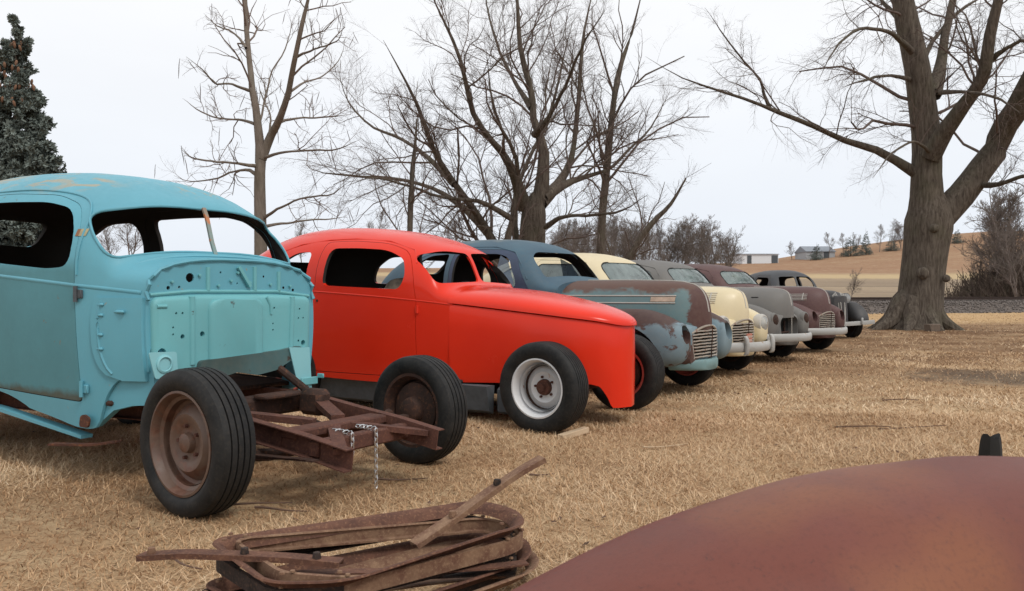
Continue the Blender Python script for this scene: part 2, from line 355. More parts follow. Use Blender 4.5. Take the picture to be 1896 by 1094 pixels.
# ------------------------------------------------------------------ shared materials
M = dict(
 tyre=rubber('tyre_rubber'), rust=rusty('rust'), rust_dark=rusty('dark_rust', (.06,.03,.022), (.03,.018,.014), (.13,.055,.028)),
 rust_frame=rusty('frame_rust', (.115,.048,.034), (.07,.03,.022), (.19,.085,.05), 9),
 inner=plain('interior_shade', (.018,.016,.014), .9, bump=0), black=plain('flat_black', (.012,.012,.012), .85, bump=0),  # inside faces near black: shade of the closed cabs put into the colour
 white_rim=paint('white_wheel_paint', (.72,.73,.74), (.62,.63,.64), .12, RUST_O, 9, .45, dust=.12),
 red_rim=paint('red_wheel_paint', (.42,.07,.05), (.33,.05,.04), .25, RUST, 9, .5),
 pink=plain('faded_whitewall', (.46,.30,.25), .8),
 chrome=paint('dull_chrome', (.47,.45,.41), (.38,.36,.32), .22, (.20,.11,.06), 10, .34, .6, .2), steel=plain('bright_steel', (.66,.66,.66), .28, .9, .1),
 bumper=paint('worn_bumper_chrome', (.40,.40,.385), (.31,.31,.295), .22, (.20,.13,.08), 12, .38, .6, .2),
 lens=glass('lamp_lens', (.8,.82,.82), .45, (.62,.63,.62)), glass=glass('dusty_glass', (.52,.62,.60), .42, (.36,.44,.43)),
 glass_blue=glass('blue_dusty_glass', (.35,.42,.5), .6, (.10,.15,.22)), seat=plain('worn_seat_cloth', (.16,.13,.10), .95, var=.4),
 primer=plain('grey_primer', (.075,.085,.095), .8), canvas=plain('tan_bundle', (.24,.19,.14), .95, var=.4),
)
M['turq'] = paint('turquoise_paint', (.115,.365,.455), (.10,.32,.40), .10, (.20,.16,.10), 11, .5, .4, .05,
    scuff=(1.70, (.36,.29,.18)))
M['turq_door'] = paint('darker_turquoise_paint', (.080,.255,.300), (.066,.21,.245), .12, (.09,.11,.10), 11, .6, .35, .06, zones=(('Z', 1.22, 1.30, (.115,.365,.455), .05), ('Z', .545, .50, (.07,.09,.075), .08)))  # darker than the body below the belt line, body colour above
M['turq_light'] = paint('light_turquoise_paint', (.150,.425,.455), (.13,.37,.40), .16, (.06,.10,.10), 9, .5, .4, .05)
b = NB('red_paint'); n1 = b.noise(1.3, 4); b.base(b.mix(b.rng(n1, .35, .65), (.70,.032,.011), (.65,.027,.010))); b.rough(b.rng(b.noise(3, 5, .6), .35, .7, .16, .28))
b.bs.inputs['Specular IOR Level'].default_value = .28; b.bump(b.noise(2.5, 2), .05, .02); M['red'] = b.m
M['blue_roof'] = paint('weathered_blue_paint', (.055,.115,.155), (.04,.085,.125), .08, (.16,.11,.09), 4, .6, .35, .12,
    zones=(('Z', 1.72, 1.80, (.17,.19,.18), .2),))
M['blue_door'] = plain('dark_blue_paint', (.028,.045,.085), .55, var=.2)
M['teal_hood'] = paint('teal_paint_over_rust', (.115,.19,.20), (.085,.145,.155), .34, (.080,.040,.032), 4, .6, .3, .15,
    zones=(('Z', 1.075, 1.125, (.095,.050,.039), .30), ('X', .43, .45, (.075,.033,.029), .34)))
M['teal_fender'] = paint('blue_grey_paint_over_rust', (.185,.26,.30), (.13,.19,.22), .66, (.052,.026,.022), 3.4, .6, .35, .12,
    zones=(('Z', .74, .78, (.066,.037,.033), .34), ('X', -.16, -.22, (.055,.03,.027), .2)))
M['grille'] = paint('tarnished_grille', (.36,.32,.27), (.24,.20,.16), .45, (.13,.07,.045), 14, .42, .5, .2)
M['cream'] = paint('cream_paint', (.66,.56,.36), (.60,.51,.33), .015, RUST, 5, .42, .5, .06)
M['grey'] = paint('grey_primer_paint', (.155,.150,.140), (.125,.12,.115), .06, (.20,.13,.09), 5, .6, .4, .12)
M['maroon'] = paint('faded_maroon_paint', (.095,.042,.040), (.075,.034,.034), .10, (.12,.07,.05), 5, .55, .4, .14)
M['charcoal'] = paint('charcoal_paint', (.055,.055,.058), (.04,.04,.043), .06, (.15,.09,.06), 5, .55, .4, .14)
M['charcoal_roof'] = paint('charcoal_roof_paint', (.06,.065,.075), (.045,.05,.055), .1, (.20,.15,.10), 3, .55, .4, .12)

# ------------------------------------------------------------------ car body pieces
class Cab:
    def __init__(s, zt, zb, wb, zs, ws=None, n=2.6):
        s.u0, s.u1 = zt[0][0], zt[-1][0]
        s.zt, s.zb, s.wb, s.zs = map(pinterp, (zt, zb, wb, zs)); s.ws = pinterp(ws) if ws else (lambda u: s.wb(u)-.03); s.n = n
    def ring(s, u, d=0, drop=0, nl=9, nu=14):
        zs, zb, zt = s.zs(u)-drop, s.zb(u), s.zt(u)-d; ws, wb = max(.03, s.ws(u)-d), max(.03, s.wb(u)-d)
        zb = min(zb, zt-.02); zs = min(zs, zb-.02); h = []
        for q in np.linspace(0, 1, nl, endpoint=False): h.append((ws+(wb-ws)*math.sin(q*math.pi/2)+.012*math.sin(math.pi*q), zs+(zb-zs)*q))
        for t in np.linspace(0, math.pi/2, nu): h.append((wb*max(0, math.cos(t))**(2/s.n), zb+(zt-zb)*math.sin(t)**(2/s.n)))
        h[-1] = (0, h[-1][1])
        return [(u, -y, z) for y, z in h]+[(u, y, z) for y, z in h[-2::-1]]
    def y_at(s, u, z):
        zs, zb, zt, ws, wb = s.zs(u), s.zb(u), s.zt(u), s.ws(u), s.wb(u)
        if z <= zb: q = (z-zs)/(zb-zs); return ws+(wb-ws)*math.sin(q*math.pi/2)+.012*math.sin(math.pi*q)
        q = min(1, (z-zb)/(zt-zb)); return wb*(1-q**s.n)**(1/s.n)
    def shell(s, us, d=.035, cut=(), front=.03):
        out = mesh(*loft([s.ring(u) for u in us]), None)
        ui = [u for u in us if s.u0+.12 < u < s.u1-front-.01]+[s.u1-front]
        inn = mesh(*loft([s.ring(u, d, .4) for u in ui]), None)
        me = boolean(out, inn)
        for c in cut: me = boolean(me, mesh(*c, None))
        return me
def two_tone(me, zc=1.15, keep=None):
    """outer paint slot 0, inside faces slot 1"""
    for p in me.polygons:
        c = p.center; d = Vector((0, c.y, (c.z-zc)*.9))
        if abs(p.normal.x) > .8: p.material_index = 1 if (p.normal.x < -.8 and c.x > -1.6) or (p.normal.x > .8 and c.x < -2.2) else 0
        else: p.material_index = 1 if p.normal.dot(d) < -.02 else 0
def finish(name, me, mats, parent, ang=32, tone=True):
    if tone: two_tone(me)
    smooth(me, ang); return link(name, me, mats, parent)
def split_doors(me, poly, parent, mats, sides=(-1, 1), y0=.35):
    for sd in sides:
        ya, yb = (-1.3, -y0) if sd < 0 else (y0, 1.3)
        door = boolean(me, mesh(*prism(shrink(poly, .005), 'Y', ya, yb), None), 'INTERSECT')
        me = boolean(me, mesh(*prism(poly, 'Y', ya, yb), None))
        finish('door', door, mats, parent)
    return me
def arc(n, f, a=0., b=1.): return [f(t) for t in np.linspace(a, b, n)]
WH = {}
def wheel(parent, u, v, r, wd, rr, side, rim_mat, style='steel', steer=0, band=None, zoff=0, grooves=4, n=56, nuts=False):
    """wheel > tyre, rim; outer face looks away from the car"""
    W = bpy.data.objects.new('wheel', None); COL.objects.link(W); W.parent = parent
    W.location = (u, v, r-.012+zoff); W.rotation_euler = (0, random.uniform(0, 6), (0 if side < 0 else math.pi)+steer)
    W.rotation_mode = 'ZYX' if False else 'XYZ'
    key = (r, wd, rr, style, grooves, n)
    if key not in WH:
        tw = wd*.40; pr = [(rr-.004, -wd*.30), (rr+.012, -wd*.40), (rr+.03, -wd*.455), (rr+(r-rr)*.42, -wd*.50), (rr+(r-rr)*.7, -wd*.49), (r-.022, -wd*.455), (r-.008, -tw)]
        for k in range(grooves):
            c = -tw+2*tw*(k+1)/(grooves+1); g = .0045
            pr += [(r-.002+.004*(1-abs(c)/tw), c-g), (r-.013, c-g*.7), (r-.013, c+g*.7), (r-.002+.004*(1-abs(c)/tw), c+g)]
        q = [(a, -b) for a, b in pr[:7]][::-1]
        tyre = mesh(*lathe(pr+q, n, 'Y', True), 30)
        lipo = -wd*.40
        if style == 'deep':     # wide white wheel, centre set far in
            p = [(rr+.014, lipo+.004), (rr+.016, lipo-.008), (rr+.004, lipo-.010), (rr-.008, lipo+.01), (rr-.012, lipo+.055), (rr-.028, lipo+.075), (rr-.034, lipo+.12), (rr-.05, lipo+.135),
                 (rr*.62, lipo+.120), (rr*.55, lipo+.105), (rr*.47, lipo+.118), (.062, lipo+.118), (.056, lipo+.09), (.03, lipo+.088), (.026, lipo+.06), (0, lipo+.058)]
        else:
            p = [(rr+.014, lipo+.004), (rr+.016, lipo-.008), (rr+.004, lipo-.010), (rr-.006, lipo+.008), (rr-.012, lipo+.03), (rr-.03, lipo+.04), (rr-.036, lipo+.075), (rr-.052, lipo+.085),
                 (rr*.70, lipo+.055), (rr*.58, lipo+.030), (rr*.46, lipo+.034), (rr*.36, lipo+.052), (.052, lipo+.05), (.046, lipo+.02), (.026, lipo+.012), (0, lipo+.012)]
        rim = mesh(*lathe(p, n, 'Y'), 40)
        bk = [(rr+.014, wd*.40), (rr+.016, wd*.41), (rr-.004, wd*.41), (rr-.012, wd*.3), (rr-.03, wd*.2), (rr-.034, 0), (rr-.034, -wd*.2)]
        barrel = mesh(*lathe(bk, n, 'Y'), 40)
        dr = mesh(*lathe([(rr-.05, .0), (rr-.05, wd*.18), (rr-.07, wd*.22), (.09, wd*.26), (.075, wd*.5), (.05, wd*.55), (0, wd*.55)], 32, 'Y'), 40)
        nut = mesh(*lathe([(.0, -.014), (.010, -.012), (.011, .02)], 6, 'Y'), 30)
        bd = mesh(*lathe([(rr+.022, -wd*.440), (rr+.03, -wd*.466), (rr+.045, -wd*.482), (rr+.048, -wd*.470)], n, 'Y'), 40)
        WH[key] = (tyre, rim, barrel, dr, nut, bd)
    tyre, rim, barrel, dr, nut, bd = WH[key]
    def slink(nm, me, mat):
        o = bpy.data.objects.new(nm, me); COL.objects.link(o); o.parent = W
        if not me.materials: me.materials.append(M['tyre'])
        o.material_slots[0].link = 'OBJECT'; o.material_slots[0].material = mat; return o
    slink('tyre', tyre, M['tyre']); slink('rim', rim, rim_mat)
    slink('rim_barrel', barrel, rim_mat); slink('brake_drum', dr, M['rust_dark']) 
    if style == 'deep': link('hub', mesh(*lathe([(.066,-wd*.4+.119),(.06,-wd*.4+.085),(.034,-wd*.4+.08),(.03,-wd*.4+.05),(0,-wd*.4+.048)], 20, 'Y'), 35), M['rust_frame'], W)
    if nuts:
        nut.materials.append(M['rust_frame'])
        for a in np.linspace(0, 6.283, 5, endpoint=False):
            o = bpy.data.objects.new('wheel_nut', nut); COL.objects.link(o); o.parent = W; o.location = (.082*math.cos(a), -wd*.40+(.112 if style == 'deep' else .046), .082*math.sin(a))
    if band: slink('whitewall_band', bd, band)
    return W
def slab_path(pts, wid, thick, up=(0,0,1)):
    return tube(pts, 1, prof=[(-wid/2, -thick/2), (wid/2, -thick/2), (wid/2, thick/2), (-wid/2, thick/2)], up=up)
def channel(p, q, h=.10, w=.05, t=.006, side=1):
    """pressed C-section rail between two points (open towards +/-y)"""
    pr = [(-w/2, -h/2), (w/2, -h/2), (w/2, -h/2+t), (-w/2+t, -h/2+t), (-w/2+t, h/2-t), (w/2, h/2-t), (w/2, h/2), (-w/2, h/2)]
    pr = [(a*side, b) for a, b in pr]
    if side < 0: pr = pr[::-1]
    return tube([p, q] if not hasattr(p[0], '__len__') else p, 1, prof=pr)
def seat(parent, u, w=.6, z=.35, mat=None):
    s1 = bbox((u, 0, z+.18), (.5, 2*w, .22), .06); s2 = bbox((u-.28, 0, z+.48), (.16, 2*w, .56), .06, Matrix.Rotation(R_(-12), 4, 'Y'))
    part('seat', join(s1, s2), mat or M['seat'], parent, 60)
def steering(parent, u, v, z):
    p = [(u+.05*0+.17*math.cos(a)*.45, v+.19*math.sin(a), z+.17*math.cos(a)*.9) for a in np.linspace(0, 6.283, 28, endpoint=False)]
    part('steering_wheel', join(tube(p, .012, 6, closed=True), tube([(u, v, z), (u+.5, v, z-.35)], .018, 8), tube([(u-.07, v, z-.15), (u+.07, v, z+.15)], .01, 6), tube([(u, v-.18, z), (u, v+.18, z)], .01, 6)), M['black'], parent)

# ------------------------------------------------------------------ turquoise body shell on bare chassis
def resample2(p): return [(p[0][0]*(1-t)+p[-1][0]*t, p[0][1]*(1-t)+p[-1][1]*t) for t in np.linspace(0, 1, 8)]
def car_turquoise():
    A = R_(34); t = thing('car_body_shell', 'turquoise sedan shell without hood or fenders on a rusty bare frame', 'car', (-1.56+.74*math.sin(A), 4.11+.74*math.cos(A), 0), -A)
    cab = Cab(zt=[(-4.6,.9),(-4.5,1.15),(-4.3,1.42),(-4.0,1.68),(-3.6,1.86),(-3.1,1.94),(-2.6,1.955),(-2.1,1.935),(-1.6,1.875),(-1.3,1.80),(-1.12,1.72),(-1.02,1.655),(-.95,1.53),(-.88,1.345),(-.80,1.318),(-.66,1.297)],
              zb=[(-4.6,.85),(-4.3,1.2),(-3.4,1.30),(-2.6,1.262),(-2.02,1.22),(-1.12,1.15),(-.66,1.105)],
              wb=[(-4.6,.36),(-4.4,.55),(-4.0,.68),(-3.4,.76),(-2.6,.795),(-2.0,.795),(-1.14,.752),(-.9,.68),(-.66,.600)],
              ws=[(-4.6,.34),(-4.4,.52),(-4.0,.64),(-3.4,.71),(-2.6,.745),(-2.0,.75),(-1.14,.74),(-.9,.675),(-.66,.590)],
              zs=[(-4.6,.6),(-3.4,.52),(-2.5,.47),(-2.02,.435),(-1.4,.365),(-1.03,.322),(-.985,.335),(-.93,.50),(-.85,.60),(-.66,.655)])
    us = sorted(set(list(np.linspace(-4.6, -1.3, 34))+list(np.linspace(-1.3, -.66, 30))))
    wpoly = rpoly([(-2.62,1.33),(-1.42,1.238),(-1.19,1.25),(-1.195,1.44),(-1.33,1.60),(-1.60,1.655),(-2.1,1.68),(-2.62,1.685)], [.1,.2,.10,.1,.12,.1,.2,.1])
    qpoly = rpoly([(-3.55,1.40),(-2.86,1.345),(-2.84,1.68),(-3.25,1.68),(-3.6,1.56)], .12)
    ws_ = rpoly([(-.660,1.292),(-.30,1.348),(.30,1.348),(.660,1.292),(.686,1.42),(.64,1.57),(.32,1.632),(-.32,1.632),(-.64,1.57),(-.686,1.42)], [.06,.2,.2,.06,.08,.12,.2,.2,.12,.08])
    rw = lambda s: rpoly([(s*.07,1.52),(s*.48,1.50),(s*.46,1.70),(s*.07,1.72)], .08)
    cut = [prism(wpoly, 'Y', -1.2, 1.2), prism(qpoly, 'Y', -1.2, 1.2), prism(ws_, 'X', -1.27, -.3), prism(rw(1), 'X', -4.9, -3.62), prism(rw(-1), 'X', -4.9, -3.62)]
    cut = cut+[join(*[prism([(y+r*math.cos(a), z+r*math.sin(a)) for a in np.linspace(0, 6.283, 10, endpoint=False)], 'X', -.76, -.5) for (y, z, r) in
        [(-.33,1.185,.028),(-.47,1.125,.012),(-.40,1.13,.008),(-.36,.845,.013),(-.31,.855,.016),(-.555,.77,.028),(-.49,.755,.010),(.53,.77,.016),(.36,1.13,.009),(.44,1.115,.010),(.20,1.2,.007),(-.12,1.22,.007),(-.2,1.18,.006),(.05,1.21,.006),(.0,1.155,.006),
         (-.42,.98,.007),(-.38,.98,.007),(.32,1.0,.006),(.36,1.0,.006),(-.44,.89,.006),(-.44,.86,.006),(.22,.88,.006),(.22,.92,.006),(.40,.95,.006)]])]
    me = cab.shell(us, .03, cut, .012)
    dpoly = rpoly([(-2.76,.505),(-2.02,.495),(-1.07,.474),(-1.135,1.165),(-1.15,1.45),(-1.28,1.62),(-1.55,1.70),(-2.02,1.735),(-2.55,1.745),(-2.75,1.66),(-2.79,1.3)], [.02,.02,.03,.02,.1,.1,.1,.1,.1,.1,.05])
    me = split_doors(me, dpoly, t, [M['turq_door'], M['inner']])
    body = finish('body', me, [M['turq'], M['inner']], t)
    # firewall pressings, all in the body colour
    fu = -.658; fw = []
    def rib(pts, r=.012): return tube([(fu-.002, y, z) for y, z in pts], r, 8)
    part('firewall_rib', rib([(-.585,1.085),(-.33,1.105),(.0,1.105),(.30,1.105),(.575,1.075)], .011), M['turq_light'], body)
    for pts in ([(-.21,1.25),(-.21,1.11)], [(.13,1.26),(.13,1.11)], [(.32,1.235),(.32,1.11)]):
        part('firewall_rib', rib(pts, .014), M['turq_light'], body)
    part('firewall_lip', tube([(fu+.004+.012*math.cos(3*k), y, z) for k, (y, z) in enumerate(arc(26, lambda q: (lambda p: (p[1]*1.0, p[2]))(cab.ring(-.661, 0, 0, 9, 14)[8+int(round(q*28))])))], .011, 6), M['turq'], body)
    fp = mesh(*loft([[(fu+x, y*k, .64+(z-.64)*k2) for y, z in rpoly([(-.575,.64),(.56,.66),(.575,1.075),(.30,1.09),(-.30,1.09),(-.585,1.075)], [.02,.02,.05,.1,.1,.05], 4)] for x, k, k2 in ((-.01,1,1),(.012,.995,.985),(.024,.98,.96),(.029,.95,.93))]), None); hol = join(*[prism([(y+r*math.cos(a), z+r*math.sin(a)) for a in np.linspace(0, 6.283, 12, endpoint=False)], 'X', -.72, -.5) for (y, z, r) in [(-.44,.98,.007),(-.40,.98,.007),(-.46,.90,.006),(-.46,.86,.006),(-.40,.845,.014),(-.27,.855,.016),(-.53,.76,.026),(-.48,.735,.011),(.50,.765,.018),(.46,.78,.008),(.26,1.0,.007),(.47,.99,.007),(.25,.90,.006),(.25,.86,.006),(.46,.93,.006),(.50,.93,.006)]])
    finish('firewall_panel', boolean(fp, mesh(*hol, None)), M['turq_light'], body, 40, False)
    for pts in ([(-.335,1.075),(-.335,.68)], [(.41,1.07),(.40,.95),(.395,.70)]): part('firewall_rib', tube([(fu+.022, y, z) for y, z in resample2(pts)], .020, 10), M['turq_light'], body, 60)
    for pts in ([(.20,1.07),(.23,1.02),(.235,.96)], [(-.56,1.02),(-.50,1.02)]): part('firewall_rib', tube([(fu+.026, y, z) for y, z in pts], .012, 8), M['turq_light'], body, 60)
    part('transmission_bulge', loft([[(fu+x, y*k, z) for y, z in rpoly([(-.22,.62),(.16,.62),(.16,1.06),(-.22,1.06)], .07)] for x, k in ((.02,1.06),(.035,1.04),(.046,.98),(.052,.88),(.053,.7))]), M['turq_light'], body, 80)
    rag = rpoly([(-.30,.70),(.30,.73),(.44,.75),(.50,.70),(.36,.655),(.25,.605),(.10,.585),(-.05,.615),(-.18,.59),(-.32,.63)], .02)
    part('toe_board', prism(rag, 'X', fu+.01, fu+.066), paint('dark_turquoise', (.055,.125,.13), (.035,.06,.055), .4, (.03,.022,.018), 8, .75), body)  # ragged strip, darker than the firewall panel above it
    part('firewall_brace', slab_path([(fu+.012, .0, 1.255), (fu+.012, .085, 1.135)], .02, .022, (1,0,0)), M['turq_light'], body)
    for (y, z) in [(-.45,1.16),(-.27,1.2),(-.05,1.17),(.09,1.16),(.25,1.15),(.41,1.14),(-.5,.93),(.48,.9),(.0,1.22),(-.14,1.14)]:
        part('bolt', (lambda q: (q[0]+np.array((fu, y, z)), q[1]))(lathe([(.009,-.01),(.009,.012),(0,.014)], 6, 'X')), M['turq_light'], body)
    # cowl seat for the hood, belt moulding, drip rail, fender mounting pressing
    rg = cab.ring(-.80); up = [np.array(p) for p in rg[10:-10]]
    part('hood_seat', tube([p+np.array((.06*(abs(p[1])/.6)**2*-1, 0, .004)) for p in up], .012, 6), M['turq'], body)
    for s in (-1, 1):
        us_b = np.linspace(-2.9, -.70, 30)
        part('belt_moulding', tube([(u, s*(cab.y_at(u, cab.zb(u)-.012)-.011), cab.zb(u)-.012) for u in us_b], .016, 10), M['turq'], body, 60)
        dr = [(u, z) for u, z in [(-2.8,1.70),(-2.6,1.765),(-2.02,1.758),(-1.55,1.72),(-1.26,1.64),(-1.13,1.46),(-1.118,1.2)]]
        f = pinterp([(i, p[0]) for i, p in enumerate(dr)]); g = pinterp([(i, p[1]) for i, p in enumerate(dr)])
        part('drip_rail', tube([(f(q), s*(cab.y_at(f(q), g(q))+.002), g(q)) for q in np.linspace(0, 6, 40)], .007, 6), M['turq'], body)
        ul = pinterp([(.600,-.80),(.63,-.90),(.70,-.955),(.80,-.985),(.95,-.995),(1.075,-.975)]); gv = []; zr = np.linspace(.602, 1.07, 16)
        for off in (0, 1):
            for z in zr:
                for q in np.linspace(0, 1, 9): u = ul(z)+(-.672-ul(z))*q; gv.append((u, s*(cab.y_at(u, z)+(.016 if off else -.01)), z))
        gf = [(o+r*9+c, o+r*9+c+1, o+r*9+c+10, o+r*9+c+9) for o in (0, 144) for r in range(15) for c in range(8)]
        gf += [(r*9, r*9+9, 144+r*9+9, 144+r*9) for r in range(15)]+[(r*9+8, r*9+17, 144+r*9+17, 144+r*9+8) for r in range(15)]+[(c, c+1, 145+c, 144+c) for c in range(8)]+[(135+c, 136+c, 280+c, 279+c) for c in range(8)]
        part('fender_flange', (gv, gf), M['turq'], body, 30)
        part('flange_bead', tube([(ul(z)+.045, s*(cab.y_at(ul(z)+.045, z)+.012), z) for z in np.linspace(.64, 1.05, 14)], .010, 6), M['turq'], body)
        for z in (1.03, .97, .86, .78): part('pressed_pad', bbox((-.94, s*(cab.y_at(-.94, z)+.012), z), (.065, .02, .02), .008), M['turq'], body)
        part('pressed_pad', bbox((-.83, s*(cab.y_at(-.83, .99)+.012), .99), (.14, .02, .02), .008), M['turq'], body)
        for u, z in ((-1.105, 1.09), (-1.06, .55)): part('door_hinge', join(tube([(u, s*(cab.y_at(u, z)+.014), z-.045), (u, s*(cab.y_at(u, z)+.014), z+.045)], .012, 8), bbox((u+.02, s*cab.y_at(u, z), z), (.05, .016, .05), .004)), M['primer'] if z > 1 else M['turq'], body)
        part('kick_panel', loft([[(u, s*cab.ws(u)*.97, z0), (u, s*cab.ws(u)*.97, z1), (u, s*(cab.ws(u)*.97-.04), z1), (u, s*(cab.ws(u)*.97-.04), z0)] for u, z0, z1 in ((-1.02,.33,.5),(-.9,.43,.66),(-.78,.46,.68),(-.64,.47,.70))]), M['turq'], body)
        part('rust_hole', prism(rpoly([(-1.08,.335),(-.99,.335),(-.975,.39),(-1.03,.41),(-1.07,.395)], .02), 'Y', s*(.744), s*.757), M['rust'], body)
    M['turq_pale'] = paint('pale_turquoise_paint', (.24,.52,.56), (.20,.47,.52), .08, RUST, 8, .5, .4, .05)
    part('headlight_bracket', prism(rpoly([(-.64,.77),(-.47,.765),(-.46,.63),(-.60,.62)], .015), 'X', fu+.07, fu+.076), M['turq_pale'], body)
    part('headlight_bracket_ring', (lambda q: (q[0]+np.array((fu+.078, -.545, .70)), q[1]))(lathe([(.05,-.004),(.05,.004),(.04,.008),(.036,.002)], 24, 'X')), M['turq_pale'], body)
    part('radiator_bracket', join(prism([(.34,.745),(.50,.735),(.525,.40),(.445,.385)], 'X', fu+.07, fu+.078), prism([(.50,.735),(.512,.735),(.537,.40),(.525,.40)], 'X', fu+.03, fu+.078)), M['turq_pale'], body)
    part('bracket_clip', join(bbox((fu+.09, .50, .515), (.012, .14, .05), .004), bbox((fu+.12, .57, .545), (.06, .012, .03), .004)), M['turq_light'], body)
    # windscreen divider with scraped rust, pillar scar
    part('windshield_divider', slab_path([(-.992, 0, 1.637), (-.958, 0, 1.57), (-.91, 0, 1.42), (-.872, 0, 1.335)], .026, .014, (1,0,0)), [paint('scraped_divider', (.13,.36,.38), (.3,.13,.06), .5, (.32,.12,.05), 9, .6)], body)
    part('cowl_vent', bbox((-.83, -.42, 1.282), (.03, .035, .006), .002), M['black'], body)
    def on_screen(y, z):
        lo, hi = -1.9, -.68
        for _ in range(26):
            m_ = (lo+hi)/2
            if cab.zt(m_) > z and cab.y_at(m_, z) > abs(y): lo = m_
            else: hi = m_
        return lo
    part('windshield_flange', tube([(on_screen(y, z)-.002, y*1.004, z) for y, z in ws_], .009, 6, closed=True), M['turq'], body, 60)
    for u0, u1, col in ((-1.186,-1.160,'scar_rust'), (-1.160,-1.105,'scar_tan')):
        us_c = np.linspace(u0, u1, 5); zs_c = np.linspace(1.425, 1.468, 4); V = [(u, -(cab.y_at(u, z)+.003), z) for z in zs_c for u in us_c]
        part('pillar_scar', (V, [(r*5+c, r*5+c+1, r*5+c+6, r*5+c+5) for r in range(3) for c in range(4)]), rusty('scar_rust', (.26,.13,.07), (.2,.1,.06)) if col == 'scar_rust' else plain('scar_tan', (.38,.33,.19), .7), body)
    part('floor', bbox((-2.4, 0, .47), (3.0, 1.36, .03), .01), M['rust_dark'], body)
    part('running_board_strip', slab_path([(-2.9,-.72,.40),(-2.0,-.735,.36),(-1.1,-.70,.27)], .07, .02), M['turq'], body)
    part('loose_strip', slab_path([(-1.3,-.80,.22),(-1.0,-.72,.235),(-.85,-.66,.26)], .05, .012), M['rust'], body)
    # frame
    for s in (-1, 1):
        part('frame_rail', channel([(-4.4, s*.50, .42), (-2.6, s*.50, .36), (-1.0, s*.44, .40), (-.45, s*.38, .405), (.02, s*.365, .35), (.35, s*.36, .315), (.655, s*.355, .27)], None, .115, .055, .006, -s), M['rust_frame'], t)
        part('spring', join(*[slab_path([(-.62+.05*k, s*.43, .285), (-.15, s*.43, .235-.012*k), (.50-.05*k, s*.43, .265)], .045, .009) for k in range(3)]), M['rust_dark'], t)
        part('tie_rod_end', bbox((.12, s*.62, .30), (.06, .12, .06), .01), M['rust_dark'], t)
        part('frame_brace', slab_path([(.58, s*.34, .305), (.24, s*.06, .36)], .07, .03), M['rust_frame'], t)
        part('frame_brace', slab_path([(-.35, s*.36, .43), (.12, s*.09, .38)], .08, .035), M['rust_frame'], t)
    part('crossmember', join(bbox((.20, 0, .355), (.14, .70, .05), .01), bbox((.14, 0, .315), (.012, .70, .10), .003)), M['rust_frame'], t)
    part('crossmember', bbox((.40, 0, .30), (.07, .72, .085), .01), M['rust_frame'], t)
    part('crossmember', bbox((-.55, 0, .40), (.16, .80, .12), .02), M['rust_dark'], t)
    part('front_axle', tube([(0, y, z) for y, z in ((-.66,.33),(-.5,.25),(-.3,.22),(.3,.22),(.5,.25),(.66,.33))], .034, 8), M['rust_dark'], t)
    part('steering_box', join(bbox((-.30, .30, .42), (.2, .12, .16), .03), tube([(-.30,.30,.45),(-.62,.28,.62)], .025, 8)), M['rust_dark'], t)
    part('tie_rod', tube([(-.14,-.6,.27),(-.14,.6,.27)], .016, 8), M['rust_dark'], t)
    part('mount_bracket', bbox((-.42, .12, .47), (.12, .3, .03), .01), M['rust_dark'], t)
    wheel(t, -.02, -.74, .368, .215, .245, -1, paint('worn_rim_paint', (.135,.085,.062), (.085,.042,.028), .66, (.085,.036,.022), 7, .5, .5, .15), 'steel', R_(-2), grooves=4, n=72, nuts=True)
    wheel(t, .07, .86, .350, .205, .225, 1, M['rust_dark'], 'steel', R_(-2), grooves=4, n=72)
    for s in (-1, 1): wheel(t, -2.95, s*.72, .36, .17, .21, s, M['rust'], 'steel')
    part('rear_axle', tube([(-2.95,-.6,.35),(-2.95,.6,.35)], .05, 10), M['rust_dark'], t)
    # chains hung over the crossmember
    mw = t.matrix_basis
    for (y, n_, lab) in ((-.13, 4, 'short steel chain over the rusty front crossmember, next to the frame brace'), (.05, 11, 'longer steel chain hanging from the rusty front crossmember to the grass')):
        pts = [Vector((.30, y, .352)), Vector((.37, y, .356)), Vector((.43, y, .352)), Vector((.452, y, .335))]
        c = thing('chain', lab, 'chain', mw @ Vector((.45, y, .02)), -A, 'steel chains on the chassis')
        lk = mesh(*tube([(.0095*math.cos(a), 0, .0165*math.sin(a)+(.004 if math.sin(a) > 0 else -.004)) for a in np.linspace(0, 6.283, 12, endpoint=False)], .0034, 5, closed=True, up=(0,1,0)), 60)
        lk.materials.append(M['steel'])
        path = [(.32-.45, 0, .357-.02, 1), (.348-.45, 0, .358-.02, 1), (.376-.45, 0, .358-.02, 1), (.404-.45, 0, .357-.02, 1), (.432-.45, 0, .352-.02, .6)]+[(.003, 0, .318-.029*k, 0) for k in range(n_)]
        for k, (x, yy, z, lay) in enumerate(path):
            if z < -.012: break
            L = bpy.data.objects.new('link', lk); COL.objects.link(L); L.parent = c; L.location = (x, yy, z)
            L.rotation_euler = (0, R_(90)*lay, R_(90)*(k % 2) if lay == 0 else 0)
            if lay and k % 2: L.rotation_euler = (R_(90), R_(90)*lay, 0)
    return t

